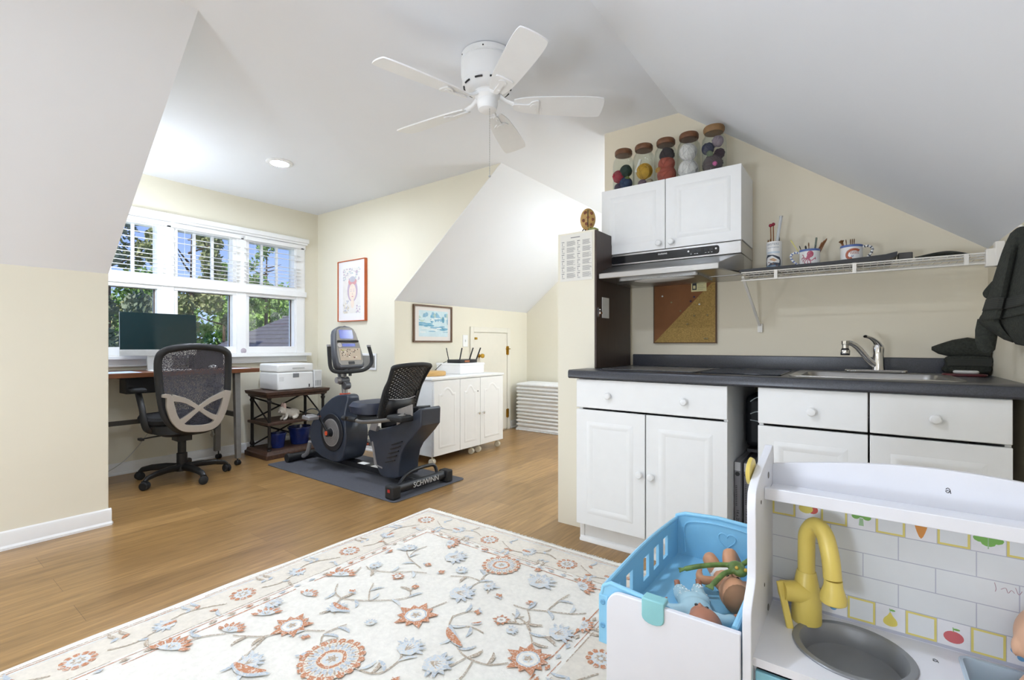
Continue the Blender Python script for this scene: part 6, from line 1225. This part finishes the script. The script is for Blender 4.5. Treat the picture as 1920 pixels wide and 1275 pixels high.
# bald doll seated in the bin, at the right edge of the picture
d3 = thing('doll', 'bald light-skinned baby doll sitting in the toy kitchen bin', 'doll', (.262, 1.13, KZC-.07), 0, 'baby dolls')
g = G(); hc = Vector((.258, 1.126, .570))
g.ball(hc, (.053, .055, .058), seg=24, rings=18).ball(hc+Vector((.012, -.026, -.024)), (.038, .032, .03), seg=16)
g.ball(hc+Vector((.022, -.056, -.008)), (.007, .008, .007), seg=10); g.ball(hc+Vector((-.051, -.010, -.016)), (.007, .011, .016), seg=10).ball(hc+Vector((.052, -.006, -.016)), (.007, .011, .016), seg=10)
g.tube([hc+Vector((.002, .002, -.05)), (.258, 1.132, .50)], [.02, .024], seg=12)
g.loft([sq(.262, 1.13, a, b, z, 20, 2.2) for a, b, z in ((.02, .018, .515), (.038, .026, .50), (.04, .03, .465), (.038, .03, .43), (.025, .02, .416))])
limb(g, [(.228, 1.125, .50), (.205, 1.105, .475), (.19, 1.075, .47)], (.013, .009)); limb(g, [(.296, 1.125, .50), (.318, 1.11, .475), (.335, 1.085, .488)], (.013, .009))
hand(g, (.187, 1.07, .468), (-.3, -1, -.1), .009); hand(g, (.338, 1.078, .49), (.2, -1, 0), .009)
g.obj('body', SK3, d3, remesh=.0035)
for dx in (.004, .036): G().ball(hc+Vector((dx, -.0515, .004)), (.005, .003, .006), seg=10, rings=8).obj('eye', EYE, d3)
G().ball(hc+Vector((.02, -.0545, -.026)), (.009, .004, .003), seg=10, rings=6).obj('mouth', LIP, d3)
# ------------------------------------------------------------------ doll crib beside the toy kitchen
BLUE = mat('toy_blue', '#8ECAE9', .4, var=.02); MINT = mat('toy_mint', '#8FCBD0', .4)
cr = thing('doll_crib', 'white doll crib with a sky-blue slatted basket beside the toy kitchen', 'doll crib', (-.31, 1.19, 0))
CA, CBx, CF, CK = -.432, -.1725, .925, 1.465
def board(y): 
    n = 6; top = [(CA+.03*(1-math.cos(PI/2*k/n)), .497+.033*math.sin(PI/2*k/n)) for k in range(n+1)]
    return G().prism([(CBx, 0), (CBx, .53)]+top[::-1]+[(CA, 0)], TXZ(0, y+.012, 0), .012).obj('end_board', TW, cr, bevel=.002)
b1 = board(CF); b2 = board(CK-.003)
BA, BB = -.452, -.182; F0, F1 = .9395, 1.459; ZB = .418
def wallp(y, t, prof): return G().prism([(BA, ZB-.012)]+prof+[(BB, ZB-.012)], TXZ(0, y+t, 0), t)
ft_ = [(BA, .50), (BA+.006, .527), (BA+.022, .537), (-.40, .534), (-.33, .527), (-.26, .512), (BB, .505)]
bs = thing
fw = wallp(F0, .008, ft_).tube([(x, F0+.004, z) for x, z in ft_], .0055, seg=8).box((BA-.004, F0-.002, ZB-.012), (BA+.018, F0+.012, .51)).obj('basket_front', BLUE, cr, bevel=.002)
for z in (.445, .495): G().lathe([(.0005, 0), (.0055, 0), (.006, .001), (.004, .002), (.0005, .0012)], seg=14, M=TXZ(BA+.006, F0-.002, z)).obj('screw', mat('screw_blue', '#6aa6cc', .4), fw)
bk_t = [(BA, .50), (BA+.006, .532), (BA+.03, .541), (-.33, .547), (-.24, .541), (BB, .53)]
bw = wallp(F1-.008, .008, bk_t).tube([(x, F1-.006, z) for x, z in bk_t], .0065, seg=8).obj('basket_back', BLUE, cr, bevel=.002)
G().tube([(x, F1-.0085, z) for x, z in spline([(BA+.03, ZB+.01), (BA+.028, .50), (BA+.05, .522), (-.33, .53), (-.25, .524), (BB+.02, .51), (BB+.02, ZB+.01)], 4)], .003, seg=6).obj('rim_moulding', BLUE, bw)
hx, hz = -.305, .49; hp_ = [(hx+.0016*16*math.sin(t)**3*.9, hz+.0015*(13*math.cos(t)-5*math.cos(2*t)-2*math.cos(3*t)-math.cos(4*t))) for t in [2*PI*k/30 for k in range(30)]]
G().tube([(x, F1-.0085, z) for x, z in hp_], .002, seg=6, closed=True).obj('heart', BLUE, bw)
G().box((BA+.004, F0+.006, ZB-.006), (BB-.002, F1-.006, ZB)).obj('basket_floor', BLUE, cr)
Fl = frame((BA, 0, 0), (0, 1, 0), (0, 0, 1)); g = G()
ys = [F0+.006, .985, 1.02, 1.05, 1.085, 1.155, 1.19, 1.225, 1.26, 1.295, 1.33, 1.36, 1.395, 1.425, F1-.006]
lz = lambda y: .522+.012*math.sin((y-F0)/(F1-F0)*PI)
posts = [(F0+.006, .985), (1.025, 1.06), (1.10, 1.17), (1.21, 1.245), (1.285, 1.32), (1.36, F1-.006)]
for a, b in posts: g.prism([(a, ZB-.012), (b, ZB-.012), (b, lz(b)), (a, lz(a))], Fl, .008)
for (a, b), (c, d) in zip(posts, posts[1:]): g.prism([(b, ZB-.012), (c, ZB-.012), (c, .445), (b, .445)], Fl, .008).prism([(b, .503), (c, .503), (c, lz(c)), (b, lz(b))], Fl, .008)
g.tube([(BA+.004, y, lz(y)) for y in [F0+.006+(F1-F0-.012)*k/16 for k in range(17)]], .0055, seg=8)
g.obj('basket_side', BLUE, cr)
g = G().box((BB-.008, F0+.006, ZB-.012), (BB, F1-.006, .525)).tube([(BB-.004, F0+.006, .525), (BB-.004, F1-.006, .528)], .006, seg=8)
for k in range(7): g.tube([(BB-.009, 1.0+.06*k, ZB), (BB-.009, 1.0+.06*k, .51)], .005, seg=6)
g.obj('basket_side', BLUE, cr)
for x0_, x1_, y_, par in ((-.354, -.309, CF, b1), (-.31, -.262, CK+.009, b2)):
    s = -1 if y_ < 1 else 1
    G().prism([(x0_, .541), (x0_, .505)]+[((x0_+x1_)/2+(x1_-x0_)/2*math.cos(PI+PI*k/8), .505+.013*math.sin(PI+PI*k/8)) for k in range(1, 8)]+[(x1_, .505), (x1_, .541)], TXZ(0, y_, 0), -.004*s).box((x0_, y_-.02*(s > 0)-.002, .5305), (x1_, y_+.022*(s < 0)+.002, .541)).obj('clip', MINT, par, bevel=.002)
# dolls in the basket
DOT = mat('dotted_cotton', '#AFCFD8', .9, var=.03)
dA = thing('doll', 'brown-skinned baby doll in pale blue dotted sleepsuit lying in the blue basket', 'doll', (-.30, 1.11, ZB), 0, 'baby dolls')
g = G(); hA = Vector((-.262, 1.035, .458))
g.ball(hA, (.036, .040, .037), seg=20, rings=14).ball(hA+Vector((-.012, .022, .010)), (.024, .022, .02), seg=14).ball(hA+Vector((-.014, .020, .034)), (.005, .005, .005), seg=8).ball(hA+Vector((-.034, .012, -.002)), (.006, .009, .009), seg=8).ball(hA+Vector((.036, .004, 0)), (.006, .009, .009), seg=8)
g.tube([hA, (-.288, 1.09, .447)], [.017, .02], seg=10).ball((-.295, 1.10, .448), (.03, .03, .022), seg=14)
foot(g, (-.368, 1.205, .436), (-.3, .35, 1), .0085); foot(g, (-.326, 1.238, .437), (-.2, .35, 1), .0085)
g.tube([(-.36, 1.185, .436), (-.368, 1.207, .436)], .010, seg=10).tube([(-.325, 1.215, .437), (-.326, 1.24, .437)], .010, seg=10).tube([(-.36, 1.185, .436), (-.295, 1.10, .448), (-.325, 1.215, .437)], .010, seg=8)
limb(g, [(-.318, 1.085, .45), (-.35, 1.075, .446), (-.37, 1.10, .445)], (.011, .009)); limb(g, [(-.27, 1.095, .45), (-.235, 1.10, .446), (-.22, 1.125, .447)], (.011, .009)); hand(g, (-.372, 1.108, .445), (-.2, 1, 0), .009); hand(g, (-.218, 1.132, .447), (.1, 1, 0), .009)
g.obj('body', SK1, dA, remesh=.003)
g = G().ball((-.298, 1.105, .449), (.036, .036, .027), seg=16).ball((-.312, 1.135, .447), (.035, .028, .025), seg=16)
limb(g, [(-.325, 1.14, .446), (-.348, 1.17, .441), (-.362, 1.195, .438)], (.023, .0145)); limb(g, [(-.30, 1.15, .447), (-.315, 1.19, .441), (-.325, 1.222, .439)], (.023, .0145))
limb(g, [(-.32, 1.085, .45), (-.35, 1.075, .447), (-.365, 1.092, .446)], (.016, .013)); limb(g, [(-.27, 1.095, .45), (-.238, 1.10, .447), (-.226, 1.115, .447)], (.016, .013))
su = g.obj('sleepsuit', DOT, dA, remesh=.003)
q = random.Random(4); g = G()
for a, b, r in (((-.325, 1.14, .446), (-.362, 1.195, .438), .019), ((-.30, 1.15, .447), (-.325, 1.222, .439), .019), ):
    for k in range(26):
        u = q.random(); p = Vector(a).lerp(Vector(b), u); n = Vector((q.uniform(-1, 1), q.uniform(-1, .4), q.uniform(.2, 1))); ax = (Vector(b)-Vector(a)).normalized(); n = (n-ax*n.dot(ax)).normalized(); g.ball(p+n*(r*(1.10-.36*u)), .0024, seg=6, rings=4)
o = g.obj('dot', mat('dot_white', '#eef3f3', .9), su); o['kind'] = 'stuff'
for dx in (-.024, -.002): G().ball(hA+Vector((dx, .030, .026)), (.0042, .0035, .0035), seg=8, rings=6).obj('eye', EYE, dA)
G().ball(hA+Vector((-.018, .040, .022)), (.006, .003, .0035), seg=8, rings=6).obj('mouth', LIP, dA)
dB = thing('doll', 'bare baby doll in a white diaper lying under the toy frog in the blue basket', 'doll', (-.27, 1.27, ZB), 0, 'baby dolls')
g = G(); hB = Vector((-.238, 1.215, .458))
g.ball(hB, (.035, .039, .036), seg=20, rings=14).ball(hB+Vector((-.010, .022, .009)), (.024, .022, .02), seg=14).ball(hB+Vector((-.012, .020, .033)), (.005, .005, .005), seg=8).ball(hB+Vector((-.034, .010, -.002)), (.006, .009, .009), seg=8)
g.tube([hB, (-.26, 1.265, .446)], [.017, .02], seg=10).ball((-.268, 1.285, .448), (.034, .038, .025), seg=16).ball((-.28, 1.32, .446), (.034, .03, .026), seg=16)
limb(g, [(-.30, 1.325, .447), (-.325, 1.335, .475), (-.318, 1.35, .462)], (.021, .016)); limb(g, [(-.268, 1.335, .447), (-.282, 1.37, .485), (-.272, 1.40, .455)], (.021, .015))
foot(g, (-.318, 1.352, .452), (-.5, .2, .8), .010); foot(g, (-.271, 1.405, .446), (-.2, .5, .8), .010)
limb(g, [(-.298, 1.27, .449), (-.325, 1.255, .452), (-.335, 1.275, .455)], (.012, .009)); limb(g, [(-.238, 1.285, .449), (-.212, 1.30, .45), (-.205, 1.325, .45)], (.012, .009)); hand(g, (-.337, 1.283, .456), (-.2, 1, 0), .008); hand(g, (-.204, 1.333, .45), (.1, 1, 0), .008)
g.obj('body', SK2, dB, remesh=.003)
G().ball(hB+Vector((.008, -.016, -.002)), (.0325, .032, .034), seg=20).obj('hair_cap', mat('doll_hair', '#966f50', .8, var=.1), dB)
G().ball((-.282, 1.318, .447), (.037, .02, .029), seg=16).obj('diaper', PAPER, dB)
for dx in (-.022, .0): G().ball(hB+Vector((dx, .030, .025)), (.0042, .0035, .0035), seg=8, rings=6).obj('eye', EYE, dB)
fg = thing('toy_frog', 'green rubber toy frog with long legs sprawled across the dolls', 'toy frog', (-.245, 1.23, .48))
FR = mat('frog_green', '#67803f', .45, var=.4, scale=45); g = G()
g.ball((-.243, 1.255, .505), (.02, .024, .013), seg=14).ball((-.232, 1.238, .505), (.017, .018, .012), seg=14)
for pts in ([(-.255, 1.262, .505), (-.29, 1.245, .502), (-.325, 1.222, .497), (-.352, 1.21, .488)], [(-.235, 1.272, .506), (-.222, 1.30, .512), (-.215, 1.335, .517), (-.20, 1.36, .522)], [(-.245, 1.238, .503), (-.262, 1.215, .50), (-.272, 1.19, .492), (-.278, 1.175, .486)], [(-.222, 1.243, .505), (-.205, 1.255, .508), (-.196, 1.27, .512)]):
    g.tube(spline(pts, 4), .0065, seg=8); e = Vector(pts[-1]); d = (e-Vector(pts[-2])).normalized(); s = d.cross(Vector((0, 0, 1))).normalized()
    for k in range(4): g.tube([e, e+d*.016+s*.007*(k-1.5)], [.0035, .0025], seg=6)
g.obj('body', FR, fg, remesh=.0022)
for dx in (-.010, .010): G().ball((-.227+dx, 1.226+abs(dx)*.2, .5155), .0045, seg=8, rings=6).obj('eye', mat('frog_eye', '#c9a23a', .3), fg)
